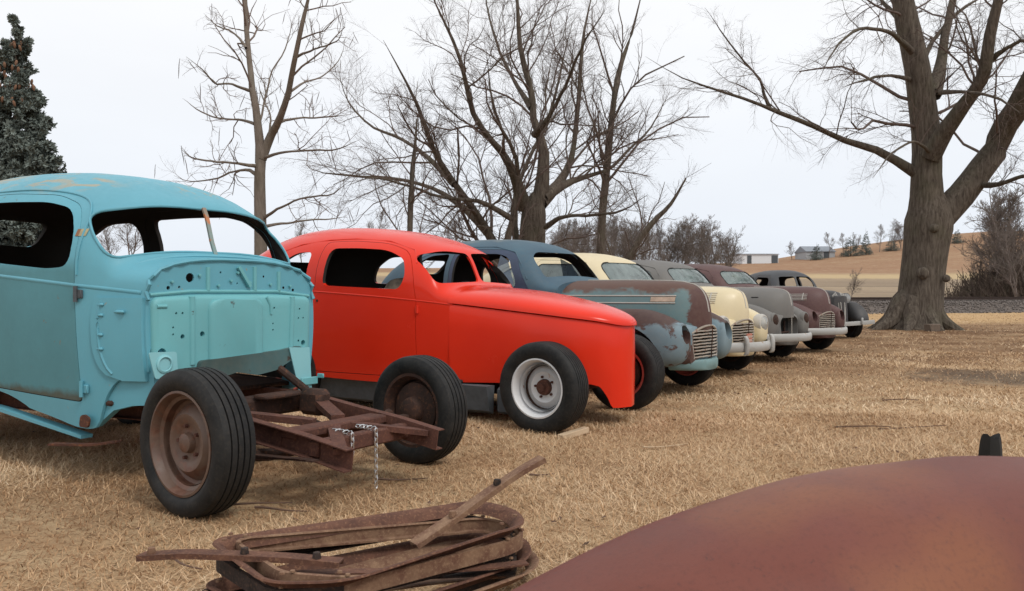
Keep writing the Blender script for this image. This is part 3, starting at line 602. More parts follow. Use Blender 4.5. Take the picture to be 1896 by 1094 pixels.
# ------------------------------------------------------------------ red coupe with exposed front wheels
def car_red():
    A = R_(33); t = thing('race_coupe', 'glossy red coupe with exposed wide front wheels and no headlights', 'car', (.66, 7.15, 0), -A)
    cab = Cab(zt=[(-4.5,.7),(-4.42,.95),(-4.2,1.22),(-3.9,1.42),(-3.6,1.585),(-3.3,1.70),(-3.0,1.752),(-2.7,1.762),(-2.35,1.745),(-1.95,1.70),(-1.65,1.635),(-1.45,1.57),(-1.33,1.51),(-1.25,1.42),(-1.13,1.195),(-1.08,1.165),(-1.0,1.145)],
              zb=[(-4.5,.65),(-4.2,.95),(-3.6,1.13),(-2.86,1.125),(-2.0,1.085),(-1.33,1.035),(-1.0,1.0)],
              wb=[(-4.5,.3),(-4.3,.5),(-3.9,.66),(-3.3,.74),(-2.6,.765),(-1.9,.755),(-1.4,.71),(-1.2,.67),(-1.0,.63)],
              zs=[(-4.5,.42),(-3.0,.33),(-2.65,.30),(-1.8,.285),(-1.3,.30),(-1.0,.32)])
    us = sorted(set(list(np.linspace(-4.5, -1.5, 32))+list(np.linspace(-1.5, -1.0, 22))))
    win = rpoly([(-2.44,1.165),(-1.52,1.125),(-1.47,1.25),(-1.53,1.40),(-1.75,1.49),(-2.1,1.515),(-2.41,1.52)], [.06,.10,.08,.12,.1,.1,.08])
    qw = rpoly([(-3.15,1.205),(-2.67,1.18),(-2.64,1.49),(-2.85,1.49),(-3.08,1.38)], [.08,.06,.06,.08,.14])
    wsl = rpoly([(-.618,1.178),(-.022,1.20),(-.022,1.466),(-.35,1.482),(-.605,1.43)], [.07,.05,.05,.1,.09]); wsr = [(-y, z) for y, z in wsl][::-1]
    rw = rpoly([(-.42,1.44),(.42,1.44),(.38,1.60),(-.38,1.60)], .07)
    cut = [prism(win, 'Y', -1.2, 1.2), prism(qw, 'Y', -1.2, 1.2), prism(wsl, 'X', -1.46, -.8), prism(wsr, 'X', -1.46, -.8), prism(rw, 'X', -4.8, -3.17)]
    me = cab.shell(us, .035, cut)
    dp = rpoly([(-2.62,.345),(-1.34,.345),(-1.34,1.03),(-1.40,1.30),(-1.52,1.47),(-1.78,1.555),(-2.2,1.59),(-2.51,1.585),(-2.54,1.15),(-2.60,1.0)], [.05,.03,.03,.1,.12,.1,.1,.05,.05,.05])
    me = split_doors(me, dp, t, [M['red'], M['inner']])
    body = finish('body', me, [M['red'], M['inner']], t)
    # front clip: side panels closing to a prow
    wk = pinterp([(-1.03,.640),(-.7,.575),(-.3,.505),(0,.43),(.18,.345),(.30,.25),(.37,.15),(.405,.03)])
    bot = pinterp([(-1.03,.318),(-.5,.335),(-.3,.345),(.2,.345),(.245,.33),(.30,.24),(.335,.148),(.405,.142)])
    hz = pinterp([(-1.03,1.0),(-.5,.945),(0,.89),(.25,.855),(.405,.815)])
    su = sorted(set(list(np.linspace(-1.02, .25, 24))+list(np.linspace(.25, .405, 14))))
    rings = []
    for u in su:
        wv, z0, z1 = wk(u), bot(u), hz(u); h = [(wv-.012, z0), (wv+.004, z0+(z1-z0)*.35), (wv+.006, z0+(z1-z0)*.7), (wv-.002, z1-.02), (wv-.012, z1-.002), (wv*.3, z1+.004)]
        h = [(max(.004, a), b) for a, b in h]
        rings.append([(u, -a, b) for a, b in h]+[(u, a, b) for a, b in h[::-1]])
    clip = boolean(mesh(*loft(rings), None), mesh(*loft([[(u, y*max(.01, wk(u)-.02), z) for y, z in ((-1,-.3),(-1,hz(u)-.03),(1,hz(u)-.03),(1,-.3))] for u in np.linspace(-1.2, .37, 20)]), None))
    finish('front_clip', clip, M['red'], t, 30, False)
    hw = pinterp([(-1.04,.640),(-.7,.575),(-.3,.507),(0,.437),(.18,.355),(.30,.265),(.38,.165),(.425,.05)])
    ht = pinterp([(-1.04,1.155),(-.8,1.138),(-.45,1.10),(-.1,1.035),(.12,.985),(.27,.935),(.36,.895),(.41,.862),(.425,.845)])
    hr = []
    for u in list(np.linspace(-1.035, .2, 22))+list(np.linspace(.23, .425, 16)):
        b = hz(u)+.007; q = [(hw(u)*math.cos(a)**(2/2.5)+.004, b+(ht(u)-b)*math.sin(a)**(2/2.2)) for a in np.linspace(0, math.pi/2-.001, 14)]
        q[-1] = (0.0005, q[-1][1]); hr.append([(u, -y, z) for y, z in q]+[(u, y, z) for y, z in q[::-1]])
    part('hood', loft(hr), M['red'], t, 32)
    for s in (-1, 1):
        part('belt_crease', tube([(u, s*(cab.y_at(u, cab.zb(u)-.008)-.003), cab.zb(u)-.008) for u in np.linspace(-3.9, -1.02, 34)], .008, 6), M['red'], body)
        part('drip_rail', tube([(u, s*(cab.y_at(u, z)-.001), z) for u, z in [(-3.35,1.36),(-3.1,1.50),(-2.85,1.57),(-2.5,1.605),(-2.2,1.608),(-1.8,1.575),(-1.5,1.485),(-1.40,1.36)]], .007, 6), M['red'], body)
        part('rocker_panel', loft([[(u, s*a, z) for a, z in ((.58,.07),(.64,.10),(.68,.31),(.56,.31))] for u in (-3.1,-2.0,-1.0,-.6)]), M['primer'], t)
        part('frame_outrigger', bbox((-.5, s*.5, .19), (.12, .2, .22), .02), M['primer'], t)
        part('door_hinge', tube([(-1.325, s*(cab.y_at(-1.325, .95)+.008), .915), (-1.325, s*(cab.y_at(-1.325, .95)+.008), .98)], .014, 8), M['red'], body)
        part('lock_hole', (lambda q: (q[0]+np.array((-2.50, s*(cab.y_at(-2.5, 1.02)+.001), 1.02)), q[1]))(lathe([(0,-.004),(.012,-.004),(.012,.004),(0,.004)], 12, 'Y')), M['black'], body)
        wheel(t, 0, s*.755, .362, .245, .22, s, M['white_rim'] if s < 0 else M['red_rim'], 'deep' if s < 0 else 'steel', R_(-1), None if s < 0 else M['pink'], grooves=6, n=72, nuts=s < 0)
        wheel(t, -2.9, s*.66, .36, .22, .20, s, M['red_rim'], 'steel')
        part('axle_arm', tube([(0, s*.66, .33), (-.1, s*.30, .26)], .035, 8), M['rust_dark'], t)
    part('front_axle', tube([(0,-.62,.30),(0,.62,.30)], .04, 10), M['rust_dark'], t)
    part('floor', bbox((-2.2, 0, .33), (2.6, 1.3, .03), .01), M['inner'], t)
    seat(t, -2.25, .55, .30, M['canvas']); steering(t, -1.62, .32, 1.05)
    part('bundle', (lambda v, f: (v*np.array((.26,.22,.22))+np.array((-1.9,-.22,1.02)), f))(*lathe([(.02+.98*abs(math.sin(a))*(1+.12*math.sin(5*a)), -math.cos(a)) for a in np.linspace(0, math.pi, 14)], 18, 'Z')), M['canvas'], t, 60)
    return t

# ------------------------------------------------------------------ forties sedans with prow hoods
def sedan(name, label, loc, ang, mats, roof=1.0, head='empty', grille='bars', bumper=True, guards=False, glass=True, trim=None, plate=False, door_win=True, group=None, nose=0., hscale=1.):
    A = R_(ang); t = thing(name, label, 'car', (*loc, 0), -A)
    mr_, md, mh, mf = mats           # roof/body, door, hood, fender
    zk = lambda L: [(u, 1.10+(z-1.10)*roof if z > 1.10 else z) for u, z in L]
    cab = Cab(zt=zk([(-4.25,.75),(-4.17,1.02),(-3.9,1.34),(-3.5,1.60),(-3.0,1.735),(-2.5,1.775),(-2.0,1.763),(-1.7,1.725),(-1.5,1.67),(-1.38,1.61),(-1.28,1.50),(-1.10,1.262),(-1.04,1.24),(-.96,1.232)]),
              zb=[(-4.25,.7),(-4.0,.98),(-3.4,1.10),(-.96,1.10)], wb=[(-4.25,.28),(-4.1,.50),(-3.6,.71),(-2.5,.80),(-1.5,.78),(-1.1,.70),(-.96,.66)], zs=[(-4.25,.42),(-3,.33),(-.96,.31)])
    us = sorted(set(list(np.linspace(-4.25, -1.6, 24))+list(np.linspace(-1.6, -.96, 20))))
    zz = lambda z: 1.10+(z-1.10)*roof
    win = rpoly([(-2.42,zz(1.175)),(-1.46,zz(1.16)),(-1.47,zz(1.25)),(-1.62,zz(1.50)),(-1.78,zz(1.555)),(-2.42,zz(1.575))], [.06,.05,.08,.1,.1,.07])
    qw = rpoly([(-3.18,zz(1.21)),(-2.55,zz(1.175)),(-2.55,zz(1.575)),(-2.9,zz(1.56)),(-3.15,zz(1.42))], [.08,.06,.06,.1,.12])
    wsp = rpoly([(-.585,zz(1.272)),(-.2,zz(1.295)),(.2,zz(1.295)),(.585,zz(1.272)),(.56,zz(1.50)),(.45,zz(1.575)),(-.45,zz(1.575)),(-.56,zz(1.50))], [.05,.2,.2,.05,.06,.08,.08,.06])
    rw = rpoly([(-.45,zz(1.36)),(.45,zz(1.36)),(.4,zz(1.54)),(-.4,zz(1.54))], .07)
    cut = [prism(win, 'Y', -1.2, 1.2), prism(qw, 'Y', -1.2, 1.2), prism(wsp, 'X', -1.44, -.7), prism(rw, 'X', -4.6, -3.22)]
    me = cab.shell(us, .035, cut)
    dp = rpoly([(-2.48,.36),(-1.24,.36),(-1.24,1.05),(-1.36,zz(1.25)),(-1.54,zz(1.55)),(-1.74,zz(1.61)),(-2.48,zz(1.635))], [.04,.03,.05,.05,.1,.08,.05])
    me = split_doors(me, dp, t, [md, M['inner']]); body = finish('body', me, [mr_, M['inner']], t)
    if glass:
        gl = [(y*1.02, z) for y, z in wsp]; mid = lambda z: -1.09-(z-zz(1.262))*.62
        def on(y, z):
            q = .5
            for _ in range(30):    # march to the screen surface
                pass
            lo, hi = -1.9, -.97
            for _ in range(24):
                m_ = (lo+hi)/2
                if cab.y_at(m_, z) > abs(y) and cab.zt(m_) > z: lo = m_
                else: hi = m_
            return lo-.016
        ys = np.linspace(-.60, .60, 13); zs_ = np.linspace(zz(1.265), zz(1.585), 7)
        V = [(on(y, z), y, z) for z in zs_ for y in ys]; Fq = [(i*13+j, i*13+j+1, (i+1)*13+j+1, (i+1)*13+j) for i in range(6) for j in range(12)]
        part('windshield', (V, Fq), M['glass'], body, 60)
        part('windshield_gasket', tube([(on(y, z)+.012, y, z) for y, z in wsp], .009, 5, closed=True), M['black'], body)
        for s in (-1, 1):
            for pl in (win, qw):
                part('side_glass', ([(u, s*(cab.y_at(u, z)-.02), z) for u, z in pl], [tuple(range(len(pl)))]), M['glass'], body, 60)
    if not glass:
        vp = [(-1.50,1.19),(-1.52,1.26),(-1.64,1.47),(-1.78,1.54),(-1.80,1.19)]
        for s in (-1, 1): part('vent_pane', ([(u, s*(cab.y_at(u, z)-.02), z) for u, z in vp], [tuple(range(5))]), M['glass_blue'], body, 60)
    for s in (-1, 1):
        part('drip_rail', tube([(u, s*(cab.y_at(u, zz(z))+.002), zz(z)) for u, z in [(-3.3,1.40),(-3.1,1.53),(-2.8,1.62),(-2.4,1.655),(-1.9,1.645),(-1.6,1.575),(-1.45,1.44),(-1.32,1.25)]], .008, 6), mr_, body)
        part('belt_moulding', tube([(u, s*(cab.y_at(u, 1.09)+.001), 1.09) for u in np.linspace(-3.6, -.98, 24)], .009, 6), mr_, body)
        part('running_board', bbox((-1.75, s*.76, .29), (1.6, .16, .04), .012), M['rust_dark'], t)
    # hood with prow
    N = nose
    hw = pinterp([(-.99,.665),(-.5,.575),(0,.46),(.25,.385),(.40,.31),(.50,.215),(.555,.12),(.575,.03)]); ht = pinterp([(-.99,1.238),(-.5,1.236),(0,1.228),(.25,1.215),(.38,1.19),(.48,1.13),(.54,1.03),(.575,.86)])
    hb = pinterp([(-.99,.74),(0,.70),(.4,.69),(.575,.70)])
    rg = []
    for u in list(np.linspace(-.985, .35, 20))+list(np.linspace(.38, .575, 14)):
        b = hb(u); T_ = 1.10+(ht(u)-1.10)*hscale if ht(u) > 1.1 else ht(u); e = 2.9 if u < .3 else 2.9-.7*(u-.3)/.275
        q = [(hw(u)*math.cos(a)**(2/e), b+(T_-b)*math.sin(a)**(2/e)) for a in np.linspace(0, math.pi/2-.001, 18)]; q[-1] = (.0005, q[-1][1])
        rg.append([(u, -y, z) for y, z in q]+[(u, y, z) for y, z in q[::-1]])
    hood = part('hood', loft(rg), mh, t, 34)
    part('hood_spine', tube([(u, 0, (1.10+(ht(u)-1.10)*hscale if ht(u) > 1.1 else ht(u))+.004) for u in list(np.linspace(-.95, .4, 12))+list(np.linspace(.43, .57, 8))], .008, 6), M['chrome'] if trim != 'none' else mh, hood)
    hy = lambda u, z: (lambda b, T_: hw(u)*max(0, 1-((z-b)/(T_-b))**2.9)**(1/2.9))(hb(u), 1.10+(ht(u)-1.10)*hscale if ht(u) > 1.1 else ht(u))
    for s in (-1, 1):
        if trim == 'strips':
            part('chrome_strip', tube([(u, s*(hy(u, 1.062)+.003), 1.062) for u in np.linspace(-.97, .33, 20)], .009, 6), M['chrome'], hood)
            part('chrome_strip', tube([(u, s*(hy(u, .985)+.003), .985) for u in np.linspace(-.75, .33, 18)], .008, 6), M['chrome'], hood)
            part('hood_emblem', loft([[(u, s*(hy(u, z)+d), z) for z, d in ((1.0,.002),(1.05,.002),(1.05,.010),(1.0,.010))] for u in (.08, .2, .325)]), plain('tan_emblem', (.36,.27,.20), .5), hood)
        if trim in ('louvers', 'slats'):
            n_, u0, u1 = (6, .02, .30) if trim == 'louvers' else (5, -.12, .30)
            for k in range(n_):
                z = .96+.026*k; part('louver_bar', tube([(u, s*(hy(u, z)+.003), z) for u in np.linspace(u0-(.25 if trim == 'slats' and k > 2 else 0), u1, 10)], .006, 5), M['chrome'], hood)
            part('louver_emblem', tube([(.23, s*(hy(.23, z)+.008), z) for z in (.965, 1.02, 1.085)], .009, 5), M['chrome'], hood)
        if trim == 'slot':
            part('hood_slot', bbox((.13, s*(hy(.13, 1.02)), 1.02), (.11, .02, .014), .004, Matrix.Rotation(s*R_(-17), 4, 'Z')), M['black'], hood)
    # lower nose between fenders, with grille opening
    nr = []
    for u, wv, z0, z1 in ((-.6,.6,.40,.80),(.1,.52,.36,.80),(.35,.43,.33,.78),(.46,.385,.32,.755),(.515,.35,.325,.735),(.535,.30,.35,.70)):
        nr.append([(u, y, z) for y, z in rpoly([(-wv,z0),(wv,z0),(wv,z1),(-wv,z1)], .09, 6)])
    nm = mesh(*loft(nr), None)
    gp = rpoly([(-.285,.40),(.285,.40),(.32,.66),(.18,.735),(-.18,.735),(-.32,.66)], [.04,.04,.08,.1,.1,.08])
    nm = boolean(nm, mesh(*prism(gp, 'X', .36, .8), None)); finish('nose_panel', nm, mf if grille != 'bars_body' else mh, t, 36, False)
    gr = part('grille_shade_panel', prism(shrink(gp, .004), 'X', .364, .372), M['black'], t)  # flat black panel painted in for the shade inside the grille opening
    if grille == 'bars':
        for k in range(9):
            z = .418+.034*k; hwid = .285+.030*min(1, (z-.40)/.26) if z < .67 else .315-(z-.67)*1.4
            part('grille_bar', tube([(.575-.55*y*y+random.uniform(-.004, .004), y, z+random.uniform(-.003, .003)-.02*abs(y)) for y in np.linspace(-hwid, hwid, 13)], 1, prof=[(-.010,-.008),(.006,-.010),(.012,-.004),(.008,.006),(-.004,.009),(-.012,.004)]), M['grille'], gr)
        part('grille_arch', tube([(.572-.55*y*y, y, .742-.75*y*y) for y in np.linspace(-.32, .32, 17)], .013, 7), M['grille'], gr)
        part('grille_post', tube([(.60, .0, .40), (.612, .0, .74)], .007, 6), M['rust_dark'], gr)
        for s in (-1, 1): part('grille_frame', tube([(.53, s*.29, .395), (.525, s*.31, .52), (.515, s*.325, .66)], .009, 6), M['chrome'], gr)
    else:
        part('grille_rod', tube([(.56, .03, .36), (.57, .0, .73)], .007, 6), M['chrome'], gr)
        part('radiator_support', join(bbox((.42, 0, .46), (.03, .44, .03), .008), bbox((.40, .1, .52), (.03, .03, .25), .008)), M['rust_dark'], gr)
        part('grille_rod', tube([(.50, -.24, .42), (.54, 0, .425), (.50, .24, .42)], .010, 6), M['rust'], gr)
    part('front_valance', loft([[(u, y, z) for y, z in rpoly([(-wv,.27),(wv,.27),(wv*1.05,.385),(-wv*1.05,.385)], .05)] for u, wv in ((.30,.42),(.50,.33),(.57,.24),(.60,.14))]), mf if mf is not M['teal_fender'] else paint('faded_teal_valance', (.17,.29,.30), (.13,.23,.24), .2, RUST, 5, .6), t, 40)
    # pontoon fenders
    for s in (-1, 1):
        fr = []
        for u, vc, hwid, z0, z1 in ((-1.02,.70,.07,.34,.46),(-.9,.68,.115,.32,.58),(-.65,.655,.155,.31,.755),(-.4,.635,.18,.31,.865),(-.1,.625,.195,.31,.925),(.12,.615,.20,.31,.922),(.30,.600,.195,.32,.88),(.42,.585,.18,.33,.83),(.50,.570,.155,.36,.785),(.55,.558,.125,.42,.745),(.575,.55,.085,.50,.70),(.582,.55,.04,.57,.65)):
            zc = (z0*.55+z1*.45); ring = []
            for a in np.linspace(0, 2*math.pi, 28, endpoint=False):
                ca, sa = math.cos(a), math.sin(a); e = 2/2.5
                ring.append((u, s*(vc+hwid*math.copysign(abs(ca)**e, ca)), zc+((z1-zc) if sa > 0 else (zc-z0))*math.copysign(abs(sa)**e, sa)))
            fr.append(ring)
        # resample smoothly along u
        arr = np.array(fr); ux = arr[:, 0, 0]; un = np.concatenate([np.linspace(-1.02, .42, 26), np.linspace(.45, .582, 10)])
        sm = np.stack([np.stack([pinterp(list(zip(ux, arr[:, j, k])))(un) for k in range(3)], 1) for j in range(28)], 1)
        fm = mesh(*loft(list(sm)), None)
        cyl = prism([(-.02+.405*math.cos(a), .34+.405*math.sin(a)) for a in np.linspace(0, 6.283, 40, endpoint=False)], 'Y', s*.50, s*1.2)
        fm = boolean(fm, mesh(*cyl, None))
        if head == 'empty':
            bore = prism([(.555+.088*math.cos(a), .665+.10*math.sin(a)) for a in np.linspace(0, 6.283, 28, endpoint=False)], 'X', .36, .8)
            bore = (np.array([(x, s*y, z) for x, y, z in bore[0]]), bore[1]); fm = boolean(fm, mesh(*bore, None))
        fe = finish('front_fender', fm, mf, t, 34, False)
        hu = .545 if head != 'empty' else .525
        hk = 1.22 if head == 'lens' else 1.06
        hl = part('headlight', (lambda v, f: (v*np.array((1.5 if head != 'empty' else 1, hk, hk))+np.array((hu, s*.555, .665)), f))(*lathe([(.112,-.06),(.115,-.01),(.105,.012),(.090,.014),(.086,-.03)], 28, 'X')), mf if head == 'empty' else M['chrome'] if head == 'lens' else M['grey'], t)
        if head == 'empty': part('headlight_bucket', (lambda v, f: (v+np.array((.40, s*.555, .665)), f))(*lathe([(.088,.09),(.08,.02),(.05,-.02),(0,-.03)], 24, 'X')), M['rust_dark'], hl)
        else:
            part('headlight_lens', (lambda v, f: (v*np.array((1.5, hk, hk))+np.array((hu, s*.555, .665)), f))(*lathe([(.094,.006),(.08,.018),(.05,.030),(0,.036)], 24, 'X')), M['lens'] if head == 'lens' else M['rust_dark'], hl, 60)
            if head == 'lens': part('headlight_reflector', (lambda v, f: (v*np.array((1, hk, hk))+np.array((hu, s*.555, .665)), f))(*lathe([(.092,-.002),(.05,-.03),(0,-.045)], 24, 'X')), M['steel'], hl, 60)
        wheel(t, 0, s*.71, .345, .165, .205, s, M['red_rim'] if mf is M['teal_fender'] else M['rust_dark'], 'steel', 0, n=40)
        wheel(t, -2.95, s*.69, .345, .165, .205, s, M['rust_dark'], 'steel', 0, n=40)
        # rear fender
        rr_ = []
        for u, hwid, z0, z1 in ((-3.75,.03,.40,.50),(-3.6,.10,.36,.66),(-3.3,.16,.34,.83),(-2.95,.18,.33,.88),(-2.6,.16,.33,.80),(-2.35,.11,.33,.62),(-2.2,.04,.35,.45)):
            zc = z0*.55+z1*.45; rr_.append([(u, s*(.70+hwid*math.cos(a)), zc+((z1-zc) if math.sin(a) > 0 else (zc-z0))*math.sin(a)) for a in np.linspace(0, 6.283, 20, endpoint=False)])
        part('rear_fender', loft(rr_), mf, t, 45)
    if bumper:
        bp = [(.80-.28*y*y/.5, y, .40) for y in np.linspace(-.80, .80, 21)]
        part('bumper', tube(bp, 1, prof=[(-.016,-.06),(.0,-.062),(.014,-.045),(.02,0),(.014,.045),(.0,.062),(-.016,.06)]), M['bumper'], t, 50)
        for s in (-1, 1):
            part('bumper_bracket', slab_path([(.3, s*.36, .38), (.70, s*.36, .395)], .05, .02), M['rust_dark'], t)
            if guards: part('bumper_guard', loft([[(.765+d+.03*math.cos(a), s*.37+.032*math.sin(a), z) for a in np.linspace(0, 6.283, 10, endpoint=False)] for z, d in ((.30,-.02),(.33,.0),(.44,.005),(.50,-.005),(.535,-.02),(.545,-.03))]), M['bumper'], t, 60)
    if plate:
        pl = part('license_plate', bbox((.665, -.10, .50), (.012, .15, .13), .003), plain('orange_plate', (.42,.14,.09), .6, var=.15), t)
        for r_, z in ((0, .525), (1, .475)):
            for k in range(4): part('plate_digit', bbox((.673, -.155+.036*k, z), (.004, .020, .034), .002), plain('plate_paint', (.55,.42,.34), .6) if not (r_ or k) else bpy.data.materials['plate_paint'], pl)
    part('floor', bbox((-2.3, 0, .36), (2.6, 1.36, .03), .01), M['inner'], t)
    part('engine_bay', bbox((-.35, 0, .55), (1.1, .7, .4), .05), M['rust_dark'], t)
    seat(t, -2.15, .58, .36); seat(t, -3.0, .58, .36); steering(t, -1.62, .34, 1.12)
    part('front_axle', tube([(0,-.62,.28),(0,.62,.28)], .035, 8), M['rust_dark'], t)
    return t

# ------------------------------------------------------------------ thirties car with narrow grille and pod lamps
def car_charcoal():
    A = R_(77); t = thing('old_coupe', 'charcoal older sedan with narrow pointed grille, pod headlight and rounded fenders', 'car', (7.60, 20.0, 0), -A)
    cab = Cab(zt=[(-4.2,.8),(-4.1,1.1),(-3.8,1.34),(-3.3,1.54),(-2.8,1.65),(-2.3,1.69),(-1.8,1.68),(-1.5,1.62),(-1.38,1.54),(-1.2,1.25),(-1.15,1.19),(-1.0,1.17)],
              zb=[(-4.2,.75),(-3.8,1.04),(-3,1.10),(-1.0,1.06)], wb=[(-4.2,.25),(-4.0,.48),(-3.4,.68),(-2.4,.74),(-1.5,.70),(-1.2,.60),(-1.0,.52)], zs=[(-4.2,.45),(-3,.36),(-1.0,.36)], n=2.5)
    us = sorted(set(list(np.linspace(-4.2, -1.6, 22))+list(np.linspace(-1.6, -1.0, 14))))
    win = rpoly([(-2.15,1.16),(-1.50,1.14),(-1.55,1.40),(-1.66,1.48),(-2.15,1.50)], .07); qw = rpoly([(-2.95,1.20),(-2.28,1.17),(-2.28,1.50),(-2.75,1.47),(-2.93,1.38)], .09)
    wsp = rpoly([(.022,1.24),(.50,1.24),(.44,1.50),(.022,1.51)], .06); wsq = [(-y, z) for y, z in wsp][::-1]; rw = rpoly([(-.35,1.30),(.35,1.30),(.3,1.46),(-.3,1.46)], .06)
    me = cab.shell(us, .035, [prism(win, 'Y', -1.2, 1.2), prism(qw, 'Y', -1.2, 1.2), prism(wsp, 'X', -1.46, -.7), prism(wsq, 'X', -1.46, -.7), prism(rw, 'X', -4.5, -3.05)])
    me = split_doors(me, rpoly([(-2.22,.42),(-1.25,.42),(-1.25,1.05),(-1.42,1.30),(-1.6,1.53),(-2.22,1.56)], .05), t, [M['charcoal'], M['inner']])
    body = finish('body', me, [M['charcoal_roof'], M['inner']], t)
    hw = pinterp([(-1.03,.525),(-.4,.40),(.2,.27),(.48,.20),(.56,.15),(.60,.05)]); ht = pinterp([(-1.03,1.175),(-.4,1.165),(.2,1.14),(.42,1.10),(.52,1.03),(.58,.9),(.60,.8)])
    rg = []
    for u in list(np.linspace(-1.02, .4, 14))+list(np.linspace(.44, .60, 10)):
        b = .50; q = [(hw(u)*math.cos(a)**.75, b+(ht(u)-b)*math.sin(a)**.75) for a in np.linspace(0, math.pi/2-.001, 14)]; q[-1] = (.0005, q[-1][1])
        rg.append([(u, -y, z) for y, z in q]+[(u, y, z) for y, z in q[::-1]])
    hood = part('hood', loft(rg), M['charcoal'], t, 34)
    part('grille_shell', loft([[(u, y, z) for y, z in rpoly([(-a,.36),(a,.36),(b,1.02),(-b,1.02)], .05)] for u, a, b in ((.30,.26,.2),(.58,.20,.16),(.66,.05,.04))]), M['charcoal'], t, 40)
    for s in (-1, 1):
        for k in range(4): part('grille_strip', tube([(.45+.02*k, s*(.06+.035*k), 1.10-.02*k), (.66-.035*k, s*(.05+.035*k), .85), (.69-.035*k, s*(.035+.035*k), .40)], .009, 5), M['chrome'], hood)
        fr = []
        for u, vc, hwid, z0, z1 in ((-1.05,.66,.10,.34,.44),(-.7,.65,.15,.32,.62),(-.4,.63,.18,.32,.79),(-.1,.62,.20,.32,.885),(.15,.62,.205,.32,.875),(.36,.62,.20,.33,.80),(.50,.62,.18,.35,.69),(.58,.62,.14,.38,.58),(.62,.62,.06,.42,.50)):
            zc = z0*.6+z1*.4; fr.append([(u, s*(vc+hwid*math.copysign(abs(math.cos(a))**.85, math.cos(a))), zc+((z1-zc) if math.sin(a) > 0 else (zc-z0))*math.sin(a)) for a in np.linspace(0, 6.283, 24, endpoint=False)])
        arr = np.array(fr); ux = arr[:, 0, 0]; un = np.linspace(-1.05, .62, 34)
        sm = np.stack([np.stack([pinterp(list(zip(ux, arr[:, j, k])))(un) for k in range(3)], 1) for j in range(24)], 1)
        fm = boolean(mesh(*loft(list(sm)), None), mesh(*prism([(.40*math.cos(a), .33+.40*math.sin(a)) for a in np.linspace(0, 6.283, 36, endpoint=False)], 'Y', s*.52, s*1.2), None))
        finish('front_fender', fm, M['charcoal'], t, 34, False)
        pod = part('headlight', (lambda v, f: (v*1.22+np.array((.14, s*.39, .95)), f))(*lathe([(.01,-.26),(.06,-.20),(.095,-.08),(.108,.04),(.11,.07),(.10,.08)], 22, 'X')), M['charcoal'], t)
        part('headlight_lens', (lambda v, f: (v*1.22+np.array((.235, s*.39, .95)), f))(*lathe([(.10,0),(.06,.02),(0,.03)], 22, 'X')), M['lens'], pod, 60)
        part('lamp_stalk', bbox((.05, s*.44, .82), (.1, .04, .1), .01), M['charcoal'], pod)
        wheel(t, 0, s*.71, .345, .16, .205, s, M['rust_dark'], 'steel', n=40); wheel(t, -2.85, s*.69, .345, .16, .205, s, M['rust_dark'], 'steel', n=40)
        part('running_board', bbox((-1.75, s*.74, .30), (1.5, .2, .04), .012), M['rust_dark'], t)
        part('bumper_guard', bbox((.80, s*.42, .42), (.05, .05, .17), .015), M['bumper'], t)
        part('rear_fender', loft([[(u, s*(.68+h*math.cos(a)), z0+(z1-z0)*(.5+.5*math.sin(a))) for a in np.linspace(0, 6.283, 18, endpoint=False)] for u, h, z0, z1 in ((-3.7,.03,.40,.5),(-3.4,.13,.36,.74),(-2.9,.18,.34,.88),(-2.5,.14,.34,.75),(-2.2,.04,.35,.45))]), M['charcoal'], t, 45)
        part('bumper_bracket', slab_path([(.2, s*.3, .36), (.77, s*.3, .37)], .05, .02), M['rust_dark'], t)
    part('bumper', tube([(.80-.22*y*y, y, .36+.045*y) for y in np.linspace(-.86, .86, 19)], 1, prof=[(-.014,-.05),(.012,-.045),(.018,0),(.012,.045),(-.014,.05)]), M['bumper'], t, 50)
    part('floor', bbox((-2.3, 0, .38), (2.5, 1.2, .03), .01), M['inner'], t); steering(t, -1.7, .3, 1.1); seat(t, -2.3, .5, .36)
    part('front_axle', tube([(0,-.62,.28),(0,.62,.28)], .035, 8), M['rust_dark'], t)
    return t

car_turquoise(); car_red()
sedan('old_sedan', 'blue and teal sedan with rusty patched hood, hollow headlights and no bumper', (1.67, 9.26), 37, (M['blue_roof'], M['blue_door'], M['teal_hood'], M['teal_fender']), 1.0, 'empty', 'bars', False, False, False, 'strips')
sedan('old_sedan', 'cream sedan with orange licence plate, bumper guards and glass headlights', (2.65, 11.23), 42, (M['cream'],)*4, .9, 'lens', 'bars', True, True, True, 'louvers', True, hscale=.6)
sedan('old_sedan', 'dull grey sedan with missing grille bars and a plain bumper', (4.01, 13.47), 43, (M['grey'],)*4, .87, 'ring', 'none', True, False, True, 'slot', hscale=.55)
sedan('old_sedan', 'faded maroon sedan with chrome grille bars and hollow headlights', (5.40, 15.5), 46, (M['maroon'],)*4, .87, 'empty', 'bars', True, False, True, 'slats', hscale=.8)
car_charcoal()
